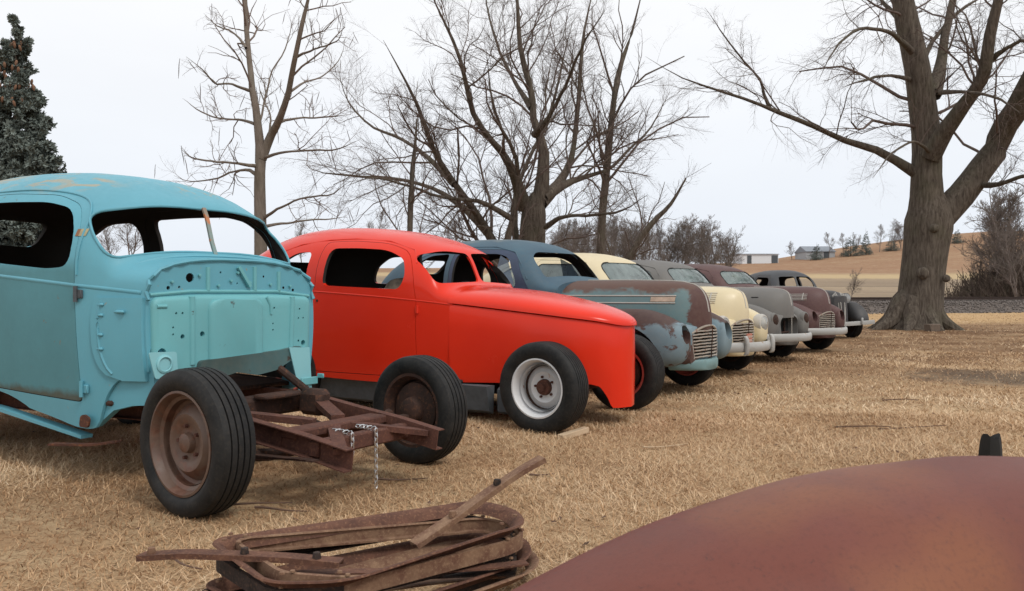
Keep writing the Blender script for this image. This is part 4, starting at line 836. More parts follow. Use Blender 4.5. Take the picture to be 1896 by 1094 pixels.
# ------------------------------------------------------------------ bare trees
def resample(P, K):
    P = np.asarray(P, float); d = np.concatenate([[0], np.cumsum(np.linalg.norm(np.diff(P, axis=0), axis=1))]); t = np.linspace(0, d[-1], K)
    return np.stack([pinterp(list(zip(d, P[:, k])))(t) for k in range(P.shape[1])], 1)
def unit(v): return v/(np.linalg.norm(v, axis=-1, keepdims=True)+1e-9)
def spawn(P, R, m, lr, ang, g, K=6, t0=.2, t1=1., up=.15, wander=.18, rr=.55, lmin=0, grav=0.):
    """children of branches P (N,K,3), R (N,K): m per branch"""
    N, K0 = R.shape; L = np.linalg.norm(np.diff(P, axis=1), axis=2).sum(1)
    pi = np.repeat(np.arange(N), m); n = len(pi); t = g.uniform(t0, t1, n); f = t*(K0-1); i = np.clip(f.astype(int), 0, K0-2); w_ = (f-i)[:, None]
    p0 = P[pi, i]*(1-w_)+P[pi, i+1]*w_; r0 = R[pi, i]*(1-w_[:, 0])+R[pi, i+1]*w_[:, 0]; T = unit(P[pi, i+1]-P[pi, i])
    rnd = unit(g.normal(size=(n, 3))); side = unit(np.cross(T, rnd)); a = R_(1)*g.uniform(ang*.6, ang*1.4, n)[:, None]
    d = unit(T*np.cos(a)+side*np.sin(a)+np.array((0, 0, up))); ln = np.maximum(lmin, L[pi]*lr*(1.15-.65*t)*g.uniform(.55, 1.25, n))
    pts = [p0]; dd = d
    for k in range(K-1):
        dd = unit(dd+g.normal(size=(n, 3))*wander+np.array((0, 0, up*.35-grav*(k/(K-1)))))
        pts.append(pts[-1]+dd*(ln/(K-1))[:, None])
    r1 = np.minimum(r0*rr*g.uniform(.6, 1.05, n), ln*.014+.0015)
    return np.stack(pts, 1), r1[:, None]*np.linspace(1, .35, K)[None]
def tubes_mesh(P, R, S):
    N, K = R.shape; T = unit(np.gradient(P, axis=1)); ref = np.zeros((N, 1, 3)); ref[:] = (.31, .17, .93)
    s = unit(np.cross(T, np.broadcast_to(ref, T.shape))); q = np.cross(s, T); a = np.linspace(0, 2*math.pi, S, endpoint=False)
    V = P[:, :, None]+R[:, :, None, None]*(np.cos(a)[None, None, :, None]*s[:, :, None]+np.sin(a)[None, None, :, None]*q[:, :, None])
    idx = np.arange(N*K*S).reshape(N, K, S); n2 = np.roll(idx, -1, 2)
    Fq = np.stack([idx[:, :-1], n2[:, :-1], n2[:, 1:], idx[:, 1:]], -1).reshape(-1, 4); return V.reshape(-1, 3), Fq
def multi(levels, S):
    Vs = []; Fs = []; o = 0
    for (P, R), s in zip(levels, S):
        v, f = tubes_mesh(P, R, s); Vs.append(v); Fs.append(f+o); o += len(v)
    return np.concatenate(Vs), np.concatenate(Fs)
def tmesh(levels, S):
    me = np_mesh(*multi(levels, S)); me.polygons.foreach_set('use_smooth', np.ones(len(me.polygons), bool)); return me
def limbs(spec, D, K=14, jit=.0, g=None, thin=1., rs=None):
    """spec: list of [(px,py,rpx[,extra depth]) ...] measured on the tree at depth D"""
    P = []; R = []
    for si, s in enumerate(spec):
        k_ = (rs(si) if rs else 1.)
        a = np.array([(*at(q[0], q[1], D+(q[3] if len(q) > 3 else 0)), q[2]*k_*D/F) for q in s]); a = resample(a, K)
        if rs: a[:, 3] *= 1+(1/k_-1)*np.clip(1-np.linspace(0, 1, K)/.32, 0, 1)*(1. if si < 4 else .6); a[-4:, 3] *= np.array((.9, .7, .5, .25))
        if g is not None:
            wv = np.cumsum(g.normal(size=(K, 3))*jit, 0); wv -= np.linspace(0, 1, K)[:, None]*wv[-1]; a[:, :3] += wv
        P.append(a[:, :3]); R.append(a[:, 3])
    return np.array(P), np.array(R)
def plant_tree(name, label, D, trunk, limb, levels, mat_t, mat_b, seed, gap=.0, group=None, K=16, sides=14, thin=1., rs=lambda i: 1.):
    g = np.random.default_rng(seed); tp = limbs(trunk, D, 20); base = tp[0][0][0]
    t = thing(name, label, 'tree', (base[0], base[1], 0), 0, group); off = np.array((base[0], base[1], 0))
    tm = tmesh([(tp[0]-off, tp[1])], [sides]); link('trunk', tm, mat_t, t)
    L1 = limbs(limb, D, K, .012*D/25, g, thin, rs); link('limbs', tmesh([(L1[0]-off, L1[1])], [10]), mat_t, t)
    lv = []; cur = [L1]
    for (m, lr, ang, kw) in levels:
        src = cur[-1]; ch = spawn(src[0], src[1], m, lr, ang, g, **kw); cur.append(ch); lv.append((ch[0]-off, ch[1]))
    link('branches', tmesh(lv, [6, 4, 3, 3, 3][:len(lv)]), mat_b, t)
    return t, cur
bk1 = bark('grey_brown_bark', (.055,.043,.034), (.15,.125,.10), 16, 2.5, .9, .04); bk2 = bark('twig_bark', (.10,.074,.062), (.17,.13,.115), 20, 4, .0)
bk3 = bark('pale_smooth_bark', (.13,.105,.085), (.21,.175,.145), 14, 4, .35, .01); bk4 = bark('catalpa_twig', (.14,.10,.085), (.20,.15,.125), 20, 4, 0)
# big maple on the right
D = 24.5
maple_tr = [[(1694,632,62),(1694,612,56),(1699,596,46),(1703,560,40),(1709,500,38),(1715,450,39),(1719,415,42),(1720,390,38),(1717,360,27),(1715,330,14)]]
maple_l = [[(1712,405,33),(1714,330,27),(1711,250,26),(1703,185,25),(1690,110,23),(1672,30,21),(1655,-70,15),(1640,-200,9)],
 [(1735,408,28),(1775,368,26),(1815,320,24),(1850,262,23),(1893,185,22,-1),(1940,90,19,-2),(1985,-40,14,-3)],
 [(1722,290,20,-.3),(1752,240,18,-.8),(1790,190,17,-1.4),(1820,140,16,-2),(1832,70,14,-2.3),(1850,-10,11,-2.6),(1870,-120,7,-3)],
 [(1726,175,16,.5),(1742,120,14,1),(1752,60,12,1.4),(1768,-20,10,1.8),(1780,-120,6,2.2)],
 [(1692,318,13),(1660,298,11),(1610,275,10),(1560,258,9,-.5),(1500,232,8,-1),(1440,208,7,-1.4),(1395,190,5,-1.8),(1330,168,4,-2.2),(1255,140,2.5,-2.6),(1195,105,1.2,-3)],
 [(1425,203,5,-1.4),(1416,180,4,-1.4),(1410,155,3.5,-1.5),(1375,112,3,-1.6),(1340,70,2.3,-1.8),(1305,15,1.2,-2)],
 [(1806,336,9,0),(1835,342,8,-.6),(1865,333,7,-1.4),(1900,322,6,-2.2),(1960,315,4,-3)],
 [(1700,130,9),(1740,60,7,1.5),(1775,20,6,2),(1830,-10,4,3)],
 [(1688,148,6),(1650,140,5,-1),(1610,146,4,-2),(1565,160,2.5,-3)],
 [(1688,95,8,-.5),(1650,60,6,-1.4),(1600,52,5,-2.4),(1545,90,3,-3.4),(1515,150,1.5,-4)],
 [(1740,170,6,-1),(1785,170,5,-2),(1840,180,4,-3),(1890,210,2.5,-4)],
 [(1835,110,7,-2),(1870,85,6,-2.5),(1920,70,4,-3)], [(1675,50,7),(1630,0,6,1),(1590,-60,4,2),(1540,-90,2.5,3)], [(1718,280,5,-.5),(1700,265,4,-2),(1650,285,3,-3.5),(1615,330,1.5,-4.5)]]
mt, mc = plant_tree('maple_tree', 'massive bare tree with leaning trunk and one long sideways limb near the track', D, maple_tr, maple_l,
 [(11,.40,48,dict(K=7,t0=.25,up=.02,wander=.2,rr=.34,grav=.08)), (10,.5,42,dict(K=6,up=0,wander=.2,rr=.55,grav=.16)), (10,.58,40,dict(K=4,up=-.05,wander=.2,rr=.7,grav=.2))], bk1, bk2, 3, rs=lambda i: .95 if i < 2 else .66 if i < 4 else .54)
base = mt.location
for k, (a, ln) in enumerate(((-2.9,1.25),(-2.2,1.0),(-1.3,.95),(-.5,1.1),(.5,.9),(2.6,1.1))):
    pts = [(math.cos(a)*r*ln*.9, math.sin(a)*r*ln*.9, z) for r, z in ((.12,1.35),(.40,.75),(.68,.30),(1.0,.07),(1.4,-.12))]
    part('root', tube(resample(pts, 12), np.interp(np.linspace(0,1,12), [0,.25,.5,1], [.10,.30,.26,.07]), 9), bk1, mt)
for (dx_, z, r) in ((.10,2.95,.12),(-.22,1.65,.16),(.45,1.5,.1)):
    v, f = lathe([(r*1.15,-.06),(r,.0),(r*.75,.045),(r*.4,.065),(0,.06)], 14, 'Y'); part('burl', ((v*np.array((1,-1,1)))+np.array((.15+dx_, -.68, z)), f), bk1, mt)
# spreading tree behind the cars (several stems)
D = 25
cs = [[(985,615,27),(985,560,26),(985,470,25),(986,430,24),(988,400,23),(990,378,19),(993,358,9)]]
cl = [[(990,385,20),(1004,345,16),(1006,300,15),(1003,262,14),(988,235,13),(986,190,12),(975,140,11),(962,95,9),(958,40,7),(955,-30,5),(950,-120,3)],
 [(972,385,15),(955,330,12,-.6),(930,285,11,-1.2),(895,245,10,-1.8),(872,205,9,-2.2),(858,140,7,-2.6),(835,70,5,-3),(805,5,3.5,-3.4),(780,-60,2,-4)],
 [(1000,375,15),(1035,340,12,.8),(1058,290,10,1.4),(1068,220,9,1.8),(1074,140,8,2.2),(1082,60,6,2.6),(1100,-30,4,3)],
 [(1005,368,12),(1060,335,9,1),(1120,315,7,2),(1165,275,5.5,3),(1205,235,4,3.6),(1240,170,2.5,4)],
 [(925,600,18,.5),(922,470,17,.5),(905,430,15,.4),(875,385,13,0),(835,330,11,-.8),(800,270,9,-1.4),(775,200,7,-2),(740,130,5,-2.6),(710,75,2.5,-3)],
 [(935,600,15,-.6),(935,470,13,-.6),(948,410,11,-.8),(960,350,9,-1),(955,290,7,-1.6),(925,235,5.5,-2.2),(905,160,4,-2.8),(900,90,2,-3)],
 [(960,600,14,1),(958,450,13,1),(950,400,11,1.2),(960,340,9,1.6),(985,280,7,2),(1020,210,6,2.6),(1040,120,4.5,3),(1060,40,3,3.4)],
 [(905,432,12,.4),(850,380,9.5,.9),(790,345,7,1.8),(720,330,6,2.4),(650,325,4.5,3),(590,318,3,3.6),(560,300,1.5,4)],
 [(842,343,8,-.75),(790,290,7,.2),(740,255,6,1.4),(690,235,4.5,2.2),(640,180,3,3),(625,120,1.5,3.4)],
 [(946,405,7,-.8),(880,372,6,-1.4),(820,365,5,-2),(760,345,4,-3),(700,330,3,-4),(640,345,1.5,-5)],
 [(1010,420,7,-.5),(1040,405,6,-1.4),(1090,400,5,-2.4),(1150,390,3.5,-3.4),(1200,360,2,-4)],
 [(990,250,9),(1015,215,7,-1),(1045,160,5.5,-2),(1075,90,4,-3),(1120,20,2.5,-4)], [(985,200,8),(955,150,6,1.2),(925,90,5,2),(905,20,3.5,2.8),(890,-50,2,3.4)]]
plant_tree('spreading_tree', 'wide bare tree with several dark stems spreading behind the red coupe', D, cs, cl,
 [(15,.40,42,dict(K=7,t0=.15,up=.12,wander=.22,rr=.42)), (12,.52,42,dict(K=6,up=.08,wander=.2,rr=.55)), (11,.62,40,dict(K=4,up=.06,wander=.18,rr=.7))], bk1, bk2, 5, rs=lambda i: .52)
# slim trees beside it
for nm, lab, D, tr, seed in (('slim_tree', 'slim straight bare tree rising beside the wide spreading tree', 27, [(1112,610,9),(1112,480,8),(1115,400,7.5),(1125,300,6.5),(1135,200,5.5),(1150,120,4,.5),(1170,60,2.5,1),(1185,0,1.2,1)], 11),
        ('slim_tree', 'thin young bare tree between the pod-hung tree and the spreading tree', 22, [(757,600,6),(758,470,5.5),(760,400,5),(763,340,4),(768,280,3),(772,220,1.5)], 12),
        ('leaning_tree', 'small leaning bare tree behind the cream sedan roof', 30, [(1150,640,7),(1160,500,6.5),(1180,450,6),(1210,410,5),(1240,380,3.5),(1270,330,1.5)], 13)):
    plant_tree(nm, lab, D, [tr], [[(a, b_, r*.97, *(c_ if c_ else ())) for a, b_, r, *c_ in tr[-6:]]], [(16,.42,45,dict(K=6,t0=.1,up=.12,rr=.5)), (7,.5,40,dict(K=5,up=.08,rr=.6)), (5,.5,40,dict(K=4,up=.05,rr=.65))], bk1, bk2, seed, sides=10)
# catalpa with hanging pods
D = 14
ct = [[(483,660,13),(483,560,12.5),(483,470,12),(482,400,11),(481,330,10.2),(483,300,9.5),(485,280,4)]]
cl2 = [[(482,300,10),(478,240,8.5),(470,180,8),(462,110,7,.3),(456,40,6,.5),(452,-40,5,.7),(448,-140,3,1)], [(485,295,9),(500,250,8.5),(518,215,8,-.3),(535,165,7,-.5),(543,120,6.5,-.7),(556,60,5.5,-.9),(570,0,4.5,-1),(582,-70,3,-1.2)],
 [(478,308,4),(445,303,4,-.3),(400,301,3.5,-.6),(360,292,2.8,-.9),(335,275,1.6,-1.1)], [(480,326,4.5),(458,313,4,.4),(430,316,3.8,.8),(400,330,3.2,1.2),(360,336,2.4,1.6),(322,325,1.4,2)],
 [(472,230,4),(440,220,3.6,.4),(400,216,3,.8),(365,200,2.4,1.1),(338,182,1.3,1.3)], [(462,168,4),(432,157,3.4,-.4),(400,156,3,-.8),(375,130,2.2,-1.1),(345,105,1.2,-1.4)],
 [(490,293,4.2),(525,282,3.8,-.4),(570,278,3.4,-.8),(620,276,2.6,-1.2),(668,258,1.3,-1.6)], [(512,228,4),(550,219,3.6,.5),(600,218,3,1),(650,212,1.5,1.5)], [(530,175,3.6),(565,152,3.2,.5),(600,140,2.6,1),(630,105,1.6,1.4),(640,70,1,1.6)],
 [(488,404,4),(520,382,3.6,-.5),(560,366,3.2,-1),(610,360,2.4,-1.5),(650,335,1.3,-2)], [(489,420,4),(540,412,3.6,.4),(590,406,3,.8),(645,402,1.6,1.2)], [(456,90,3.6),(430,60,3,.4),(400,48,2.4,.8),(378,25,1.2,1)], [(548,105,3.4),(585,90,3,-.4),(625,75,2,-.8),(640,40,1.2,-1)],
 [(500,250,3.4),(500,215,3,.4),(490,190,2.6,.7),(478,150,2,1)], [(478,240,3.2),(500,150,3,.8),(530,90,2.4,1.2),(545,30,1.6,1.5)]]
cat_t, cc = plant_tree('catalpa_tree', 'bare tree hung with long seed pods behind the turquoise shell', D, ct, cl2, [(9,.36,48,dict(K=6,t0=.25,up=.10,wander=.24,rr=.6)), (8,.52,48,dict(K=5,up=.12,wander=.25,rr=.75))], bk3, bk4, 21, sides=12, rs=lambda i: .74 if i < 2 else .52)
g = np.random.default_rng(4); tips = cc[-1][0][:, -1]; sel = tips[g.choice(len(tips), 60, replace=False)]-np.array((cat_t.location[0], cat_t.location[1], 0))
pm = mesh(*tube([(0,0,0),(.005,0,-.1),(.02,.005,-.2),(.03,0,-.30)], [.003,.006,.006,.002], 5), 60); pm.materials.append(plain('seed_pod', (.085,.055,.045), .8))
for p in sel:
    o = bpy.data.objects.new('seed_pod', pm); COL.objects.link(o); o.parent = cat_t; o.location = p; o.rotation_euler = (g.uniform(-.4,.4), g.uniform(-.4,.4), g.uniform(0,6)); o.scale = (1,1,g.uniform(.7,1.2))
# blue spruce at the left
def spruce(name, label, x, y, z0, h, rad, seed, n_br=260, group=None, fine=1.0, cones=0):
    g = np.random.default_rng(seed); t = thing(name, label, 'tree', (x, y, z0), 0, group)
    link('trunk', tmesh([(np.stack([np.zeros(8), np.zeros(8), np.linspace(0, h*.98, 8)], -1)[None], np.linspace(h*.02, .008, 8)[None])], [8]), bk1, t)
    f = np.sqrt(g.uniform(.0, 1, n_br)); f = 1-f; zz_ = h*(.04+.94*f); f = zz_/h; az = g.uniform(0, 6.283, n_br); L = rad*(1-f)**1.05*g.uniform(.65, 1.12, n_br)+.006*h
    K = 6; s = np.linspace(0, 1, K); up = np.where(f > .8, .7, .05)[:, None]
    P = np.stack([np.cos(az)[:, None]*L[:, None]*s, np.sin(az)[:, None]*L[:, None]*s, zz_[:, None]+L[:, None]*(-.30*s+.34*s**2.2)+up*L[:, None]*s], -1)
    R = (.006+.004*L)[:, None]*np.linspace(1, .3, K); B2 = spawn(P, R, int(7*fine), .42, 50, g, K=4, t0=.25, up=.05, wander=.1, rr=.6); B3 = spawn(B2[0], B2[1], int(3*fine), .5, 45, g, K=3, t0=.3, up=.1, rr=.7)
    link('branches', tmesh([(P, R), B2], [4, 3]), bk1, t)
    # needles: short blades all round the twigs
    pts = []; ds = []
    for (Q, m) in ((P[:, 2:], 34), (B2[0], 15), (B3[0], 7)):
        N, k, _ = Q.shape; m = int(m*fine); pi = np.repeat(np.arange(N), m); tt = g.uniform(0, k-1.001, len(pi)); i = tt.astype(int); w_ = (tt-i)[:, None]
        pts.append(Q[pi, i]*(1-w_)+Q[pi, i+1]*w_); ds.append(unit(Q[pi, i+1]-Q[pi, i]))
    p = np.concatenate(pts); d = np.concatenate(ds); n = len(p); r = unit(g.normal(size=(n, 3))); nd = unit(d*.6+r*.9); ln = (h*.0125)*g.uniform(.6, 1.3, n)[:, None]; sd = unit(np.cross(nd, r+.01))*h*.0042/fine**.5
    V = np.stack([p-sd, p+sd, p+nd*ln+sd*.3, p+nd*ln-sd*.3], 1).reshape(-1, 3); i = np.arange(n)*4
    link('needles', np_mesh(V, np.stack([i, i+1, i+2, i+3], -1)), spruce_m, t)
    cm = mesh(*lathe([(0,.0),(.014,-.012),(.021,-.04),(.018,-.075),(0,-.10)], 8, 'Z'), 50); cm.materials.append(cone_m)
    for k in range(cones):
        a = g.uniform(0, 6.283); zf = g.choice([.90,.83,.80,.77,.72], p=[.3,.2,.2,.2,.1])+g.uniform(-.015,.015); rr_ = rad*(1-zf)**.85*g.uniform(.3, .95)+.04
        o = bpy.data.objects.new('cone', cm); COL.objects.link(o); o.parent = t; o.location = (math.cos(a)*rr_, math.sin(a)*rr_, h*zf); o.scale = (1.5,)*3; o.rotation_euler = (g.uniform(-.3,.3), g.uniform(-.3,.3), 0)
    return t
b = NB('spruce_needles'); b.base(b.mix(b.rng(b.noise(2.2, 4), .35, .65), (.085,.105,.092), (.20,.235,.21))); b.rough(.8); spruce_m = b.m
cone_m = plain('spruce_cone', (.17,.088,.05), .85, var=.3)
p = at(18, 541, 19); spruce('spruce_tree', 'tall blue-green spruce with brown cones near its top behind the turquoise shell', p[0]+.15, 19, 0, 7.55, 1.82, 31, 560, None, 1.25, 80)

# ------------------------------------------------------------------ far trees, brush, buildings
def far_tree(seed, h, spread, stems=1, dens=1.):
    g = np.random.default_rng(seed); P = []; R = []
    for k in range(stems):
        a = g.uniform(0, 6.283); q = [(0, 0, 0)]
        for j in range(5): q.append((q[-1][0]+g.normal()*.025*h+math.cos(a)*.05*h*(stems > 1), q[-1][1]+g.normal()*.025*h+math.sin(a)*.05*h*(stems > 1), h*(j+1)/5*g.uniform(.85, 1)))
        P.append(resample(q, 10)); R.append(np.linspace(h*.014, h*.003, 10))
    P = np.array(P); R = np.array(R); B1 = spawn(P, R, int(26/stems**.5), .40*spread, 45, g, K=6, t0=.22, up=.18, rr=.6); B2 = spawn(B1[0], B1[1], int(8*dens), .5, 40, g, K=4, up=.1, rr=.65); B3 = spawn(B2[0], B2[1], int(5*dens), .55, 40, g, K=3, up=.1, rr=.8)
    B1[1][:] = np.maximum(B1[1], h*.0022); B2[1][:] = np.maximum(B2[1], h*.0015); B3[1][:] = np.maximum(B3[1], h*.0010)
    return tmesh([(P, R)], [6]), tmesh([B1, B2, B3], [4, 3, 3])
fb = bark('hazy_far_bark', (.15,.12,.105), (.225,.185,.165), 3, 1, 0); fbr = bark('far_brush', (.085,.062,.050), (.14,.105,.085), 3, 1, 0)  # far tree bark lightened so its colour carries the distance haze
vars_ = [far_tree(100+i, 10, [1., 1.15, .9, 1.1][i], [1, 2, 3, 1][i], 1.25) for i in range(4)]
for a, c_ in vars_: a.materials.append(fb); c_.materials.append(fb)
def put_tree(name, label, px, D, h, v, rz, group):
    x = (px-CX)/F*D; t = thing(name, label, 'tree', (x, D, float(gz(x, D))-.1), rz, group); t.scale = (h/10,)*3
    for nm, me in (('trunk', vars_[v][0]), ('crown', vars_[v][1])):
        o = bpy.data.objects.new(nm, me); COL.objects.link(o); o.parent = t
    return t
g = np.random.default_rng(77)
for k, px in enumerate(np.linspace(1022, 1352, 50)):
    D = g.uniform(108, 135); put_tree('bare_tree', 'bare brown tree in the far row behind the sedan roofs', px+g.uniform(-7, 7), D, g.uniform(5.6, 8.2)*(D/120), int(g.integers(4)), g.uniform(0, 6), 'far row of bare trees')
for k, px in enumerate((-40, 205, 240, 560, 700, 850)): put_tree('bare_tree', 'pale bare tree far off on the low skyline', px, 150, g.uniform(8, 11), int(g.integers(4)), g.uniform(0, 6), 'lone far trees')
for px, D, h in ((1466,235,4.6),(1535,225,6.5),(1562,225,6),(1585,225,5.5),(1628,228,7),(1655,230,7.5),(1668,230,6.5),(1680,226,6)): put_tree('bare_tree', 'small bare tree along the crest of the russet hill', px, D, h, int(g.integers(4)), g.uniform(0, 6), 'bare trees on the hill crest')
EV = []
for px, D, h, r in ((1512,222,5.0,2.6),(1575,224,6.0,3.4),(1603,224,7.6,2.2),(1650,228,4.2,2.6),(1772,232,4.6,2.4),(1697,230,4.5,3)):
    x = (px-CX)/F*D; zg = float(gz(x, D))-.2
    if not EV: EV.append(spruce('evergreen_tree', 'small dark evergreen on the crest of the russet hill', x, D, zg, 6.0, 2.2, 41, 120, 'evergreens on the hill crest', .8)); e = EV[0]
    else:
        e = EV[0].copy(); COL.objects.link(e); e.location = (x, D, zg); e.rotation_euler = (0, 0, px)
        for ch in EV[0].children: q = ch.copy(); COL.objects.link(q); q.parent = e
    e.scale = (r/2.2, r/2.2, h/6)
# thicket at right
for px, D, h, rz in ((1838,58,6.2,.3),(1868,60,7.4,1.4),(1900,57,7.8,2.2),(1850,62,7.0,4.0),(1930,60,8,5.2),(1885,55,5.0,3.1),(1825,60,3.2,2.0)):
    put_tree('thicket_shrub', 'bare twiggy shrub in the dark thicket beyond the track', px, D, h, 2 if rz != 1.4 else 1, rz, 'thicket beyond the track')
gt = np.random.default_rng(5); n = 4200; cxy = gt.normal(size=(n, 2))*np.array((2.6, 1.5)); x0 = (1875-CX)/F*59+cxy[:, 0]+.6; y0 = 59+cxy[:, 1]; ln = gt.uniform(1.2, 3.6, n)*np.exp(-(cxy[:, 0]/4.2)**2)
d = unit(np.stack([gt.normal(size=n)*.45, gt.normal(size=n)*.45, np.ones(n)], -1)); z0 = gz(x0, y0)-.05
P = np.stack([np.stack([x0, y0, z0], -1)+d*(ln*s)[:, None]+gt.normal(size=(n, 3))*.10*s for s in np.linspace(0, 1, 4)], 1)
tag(link('brush', tmesh([(P, np.full((n, 4), .016))], [3]), fbr), 'dense dark brush filling the thicket by the field', 'brush', kind='stuff')
p = at(1575, 541, 62); x = p[0]; put_tree('sapling', 'lone bare sapling standing in the field beyond the track', 1578, 60, 2.3, 3, 1.2, None)
def building(name, label, px0, px1, D, h, depth, roof_h, wall, roof, win):
    x0, x1 = (px0-CX)/F*D, (px1-CX)/F*D; z = float(gz((x0+x1)/2, D))-.4; w_ = x1-x0; t = thing(name, label, 'building', ((x0+x1)/2, D, z), 0)
    part('wall', box((0, depth/2, h/2), (w_, depth, h)), wall, t)
    part('roof', loft([[(x, -.3, h), (x, depth/2, h+roof_h), (x, depth+.3, h), (x, depth+.3, h-.15), (x, -.3, h-.15)] for x in (-w_/2-.2, w_/2+.2)]), roof, t, 10)
    for (u, zb, ww, wh) in win: part('door' if zb < .6 else 'window', box((u*w_, -.03, zb+wh/2), (ww, .12, wh)), M['primer'], t)
wsid = NB('white_metal_siding'); q = wsid.n('ShaderNodeTexWave'); q.inputs['Scale'].default_value = 1.2; wsid.l(wsid.tc.outputs['Object'], q.inputs[0]); wsid.base(wsid.mix(wsid.rng(q.outputs[0], .3, .7), (.62,.64,.66), (.70,.71,.72))); wsid.rough(.6)
building('metal_shed', 'long white metal shed on the far rise beside the bare trees', 1374, 1441, 215, 2.9, 16, .5, wsid.m, plain('grey_roof', (.33,.36,.40), .6), [(-.3,.4,1.1,2.1),(.4,.3,1.6,2.2)])
building('barn', 'small grey barn with pitched roof on the hill among trees', 1493, 1546, 226, 2.4, 9, 1.6, plain('grey_siding', (.36,.37,.38), .8), plain('slate_roof', (.22,.24,.27), .7), [(.2,.3,1.4,2.0)])

# ------------------------------------------------------------------ railway
dv = np.array((1, .3, 0))/math.hypot(1, .3); nv = np.array((-dv[1], dv[0], 0))
rt = thing('railway_track', 'low railway track on a gravel bank crossing behind the big tree', 'railway', (22, 46.1, .5), 0); c0 = np.array((22, 46.1, .5))
for s in (-.72, .72):
    pr = [(-.07,0),(.07,0),(.07,.012),(.012,.03),(.012,.10),(.036,.115),(.036,.15),(-.036,.15),(-.036,.115),(-.012,.10),(-.012,.03),(-.07,.012)]
    part('rail', tube([dv*k+nv*s+np.array((0,0,.175)) for k in (-45, 0, 45)], 1, prof=pr), rusty('rail_steel', (.06,.04,.034), (.035,.027,.024), (.11,.07,.05)) if s < 0 else bpy.data.materials['rail_steel'], rt)
sm_ = mesh(*bbox((0,0,.09), (.23, 2.6, .17), .015), 30); sm_.materials.append(plain('tie_wood', (.06,.048,.04), .95))
for k in range(-70, 71):
    o = bpy.data.objects.new('sleeper', sm_); COL.objects.link(o); o.parent = rt; o.location = tuple(dv*k*.58); o.rotation_euler = (0, 0, math.atan2(.3, 1))
g = np.random.default_rng(14); n = 16000; al = g.uniform(-16, 34, n); ac = g.uniform(-3.5, .9, n); p = c0+dv*al[:, None]+nv*ac[:, None]; p[:, 2] = gz(p[:, 0], p[:, 1])+g.uniform(-.01, .05, n)
oc = np.array([(1,0,0),(-1,0,0),(0,1,0),(0,-1,0),(0,0,1),(0,0,-1)]); of = np.array([(0,2,4),(2,1,4),(1,3,4),(3,0,4),(2,0,5),(1,2,5),(3,1,5),(0,3,5)])
V = p[:, None]+oc[None]*g.uniform(.03, .075, (n, 6, 1))+g.normal(size=(n, 6, 3))*.008; Fq = (np.arange(n)[:, None, None]*6+of[None]).reshape(-1, 3)
me = np_mesh(V.reshape(-1, 3), Fq); b = NB('ballast_stone'); b.base(b.mix(b.rng(b.noise(3.5, 3, .8), .35, .65), (.075,.063,.057), (.21,.18,.16))); b.rough(.95)
tag(link('ballast_stones', me, b.m), 'loose grey stones covering the railway bank', 'gravel', kind='stuff')

# ------------------------------------------------------------------ foreground: rusty fender, scrap frames, bits of wood
def rust_panel():
    b = NB('matte_red_rust'); n1 = b.noise(2.2, 5, .6); n2 = b.noise(90, 4, .7); n3 = b.noise(5, 5)
    c = b.mix(b.rng(n1, .35, .65), (.140,.042,.029), (.165,.055,.040)); c = b.mix(b.math('MULTIPLY', b.rng(b.noise(1.3, 3, .5, b.mapv((1,1,1),(3.1,1.7,0))), .56, .72), .8), c, (.27,.105,.038))
    c = b.mix(b.math('MULTIPLY', b.rng(n2, .5, .75), .45), c, (.085,.033,.026)); c = b.mix(b.math('MULTIPLY', b.rng(b.noise(38, 6, .75), .60, .68), .55), c, (.07,.032,.028)); c = b.mix(b.math('MULTIPLY', b.rng(n3, .55, .75), .35), c, (.11,.05,.045))
    b.base(c); b.rough(.5); b.bs.inputs['Specular IOR Level'].default_value = .22; b.bump(b.math('ADD', n2, b.noise(260, 2, .6)), .22, .0015); return b.m
t = thing('rusty_fender', 'smooth rust-red car fender with orange stains filling the near corner', 'fender', (.95, 1.75, 0), math.atan2(.42, 1))
zt_ = pinterp([(-1.62,.10),(-1.5,.30),(-1.3,.44),(-1.0,.585),(-.6,.695),(-.2,.745),(.08,.745),(.3,.728),(.6,.69),(.9,.64),(1.4,.52),(1.75,.42),(1.9,.15)]); wd_ = pinterp([(-1.62,.08),(-1.4,.22),(-1,.34),(-.4,.42),(.4,.44),(1.2,.40),(1.9,.12)])
rg = [[(u, wd_(u)*math.copysign(abs(math.cos(a))**.8, math.cos(a)), max(0, math.sin(a))**.85*zt_(u)-.01) for a in np.linspace(-.001, math.pi+.001, 33)] for u in np.linspace(-1.62, 1.9, 60)]
part('fender_skin', loft(rg), rust_panel(), t, 50)
rgd = rusty('scrap_rust', (.15,.070,.045), (.085,.040,.028), (.25,.13,.075), 12); rgp = rusty('scrap_rust_pale', (.25,.155,.095), (.14,.07,.045), (.33,.21,.13), 14); rgk = rusty('scrap_black', (.05,.035,.03), (.022,.017,.015), (.12,.07,.045), 12)
ring0 = np.array([(-1.02,2.90),(-.16,3.44),(.02,3.30),(.03,3.10),(-.50,2.60),(-.72,2.58)])
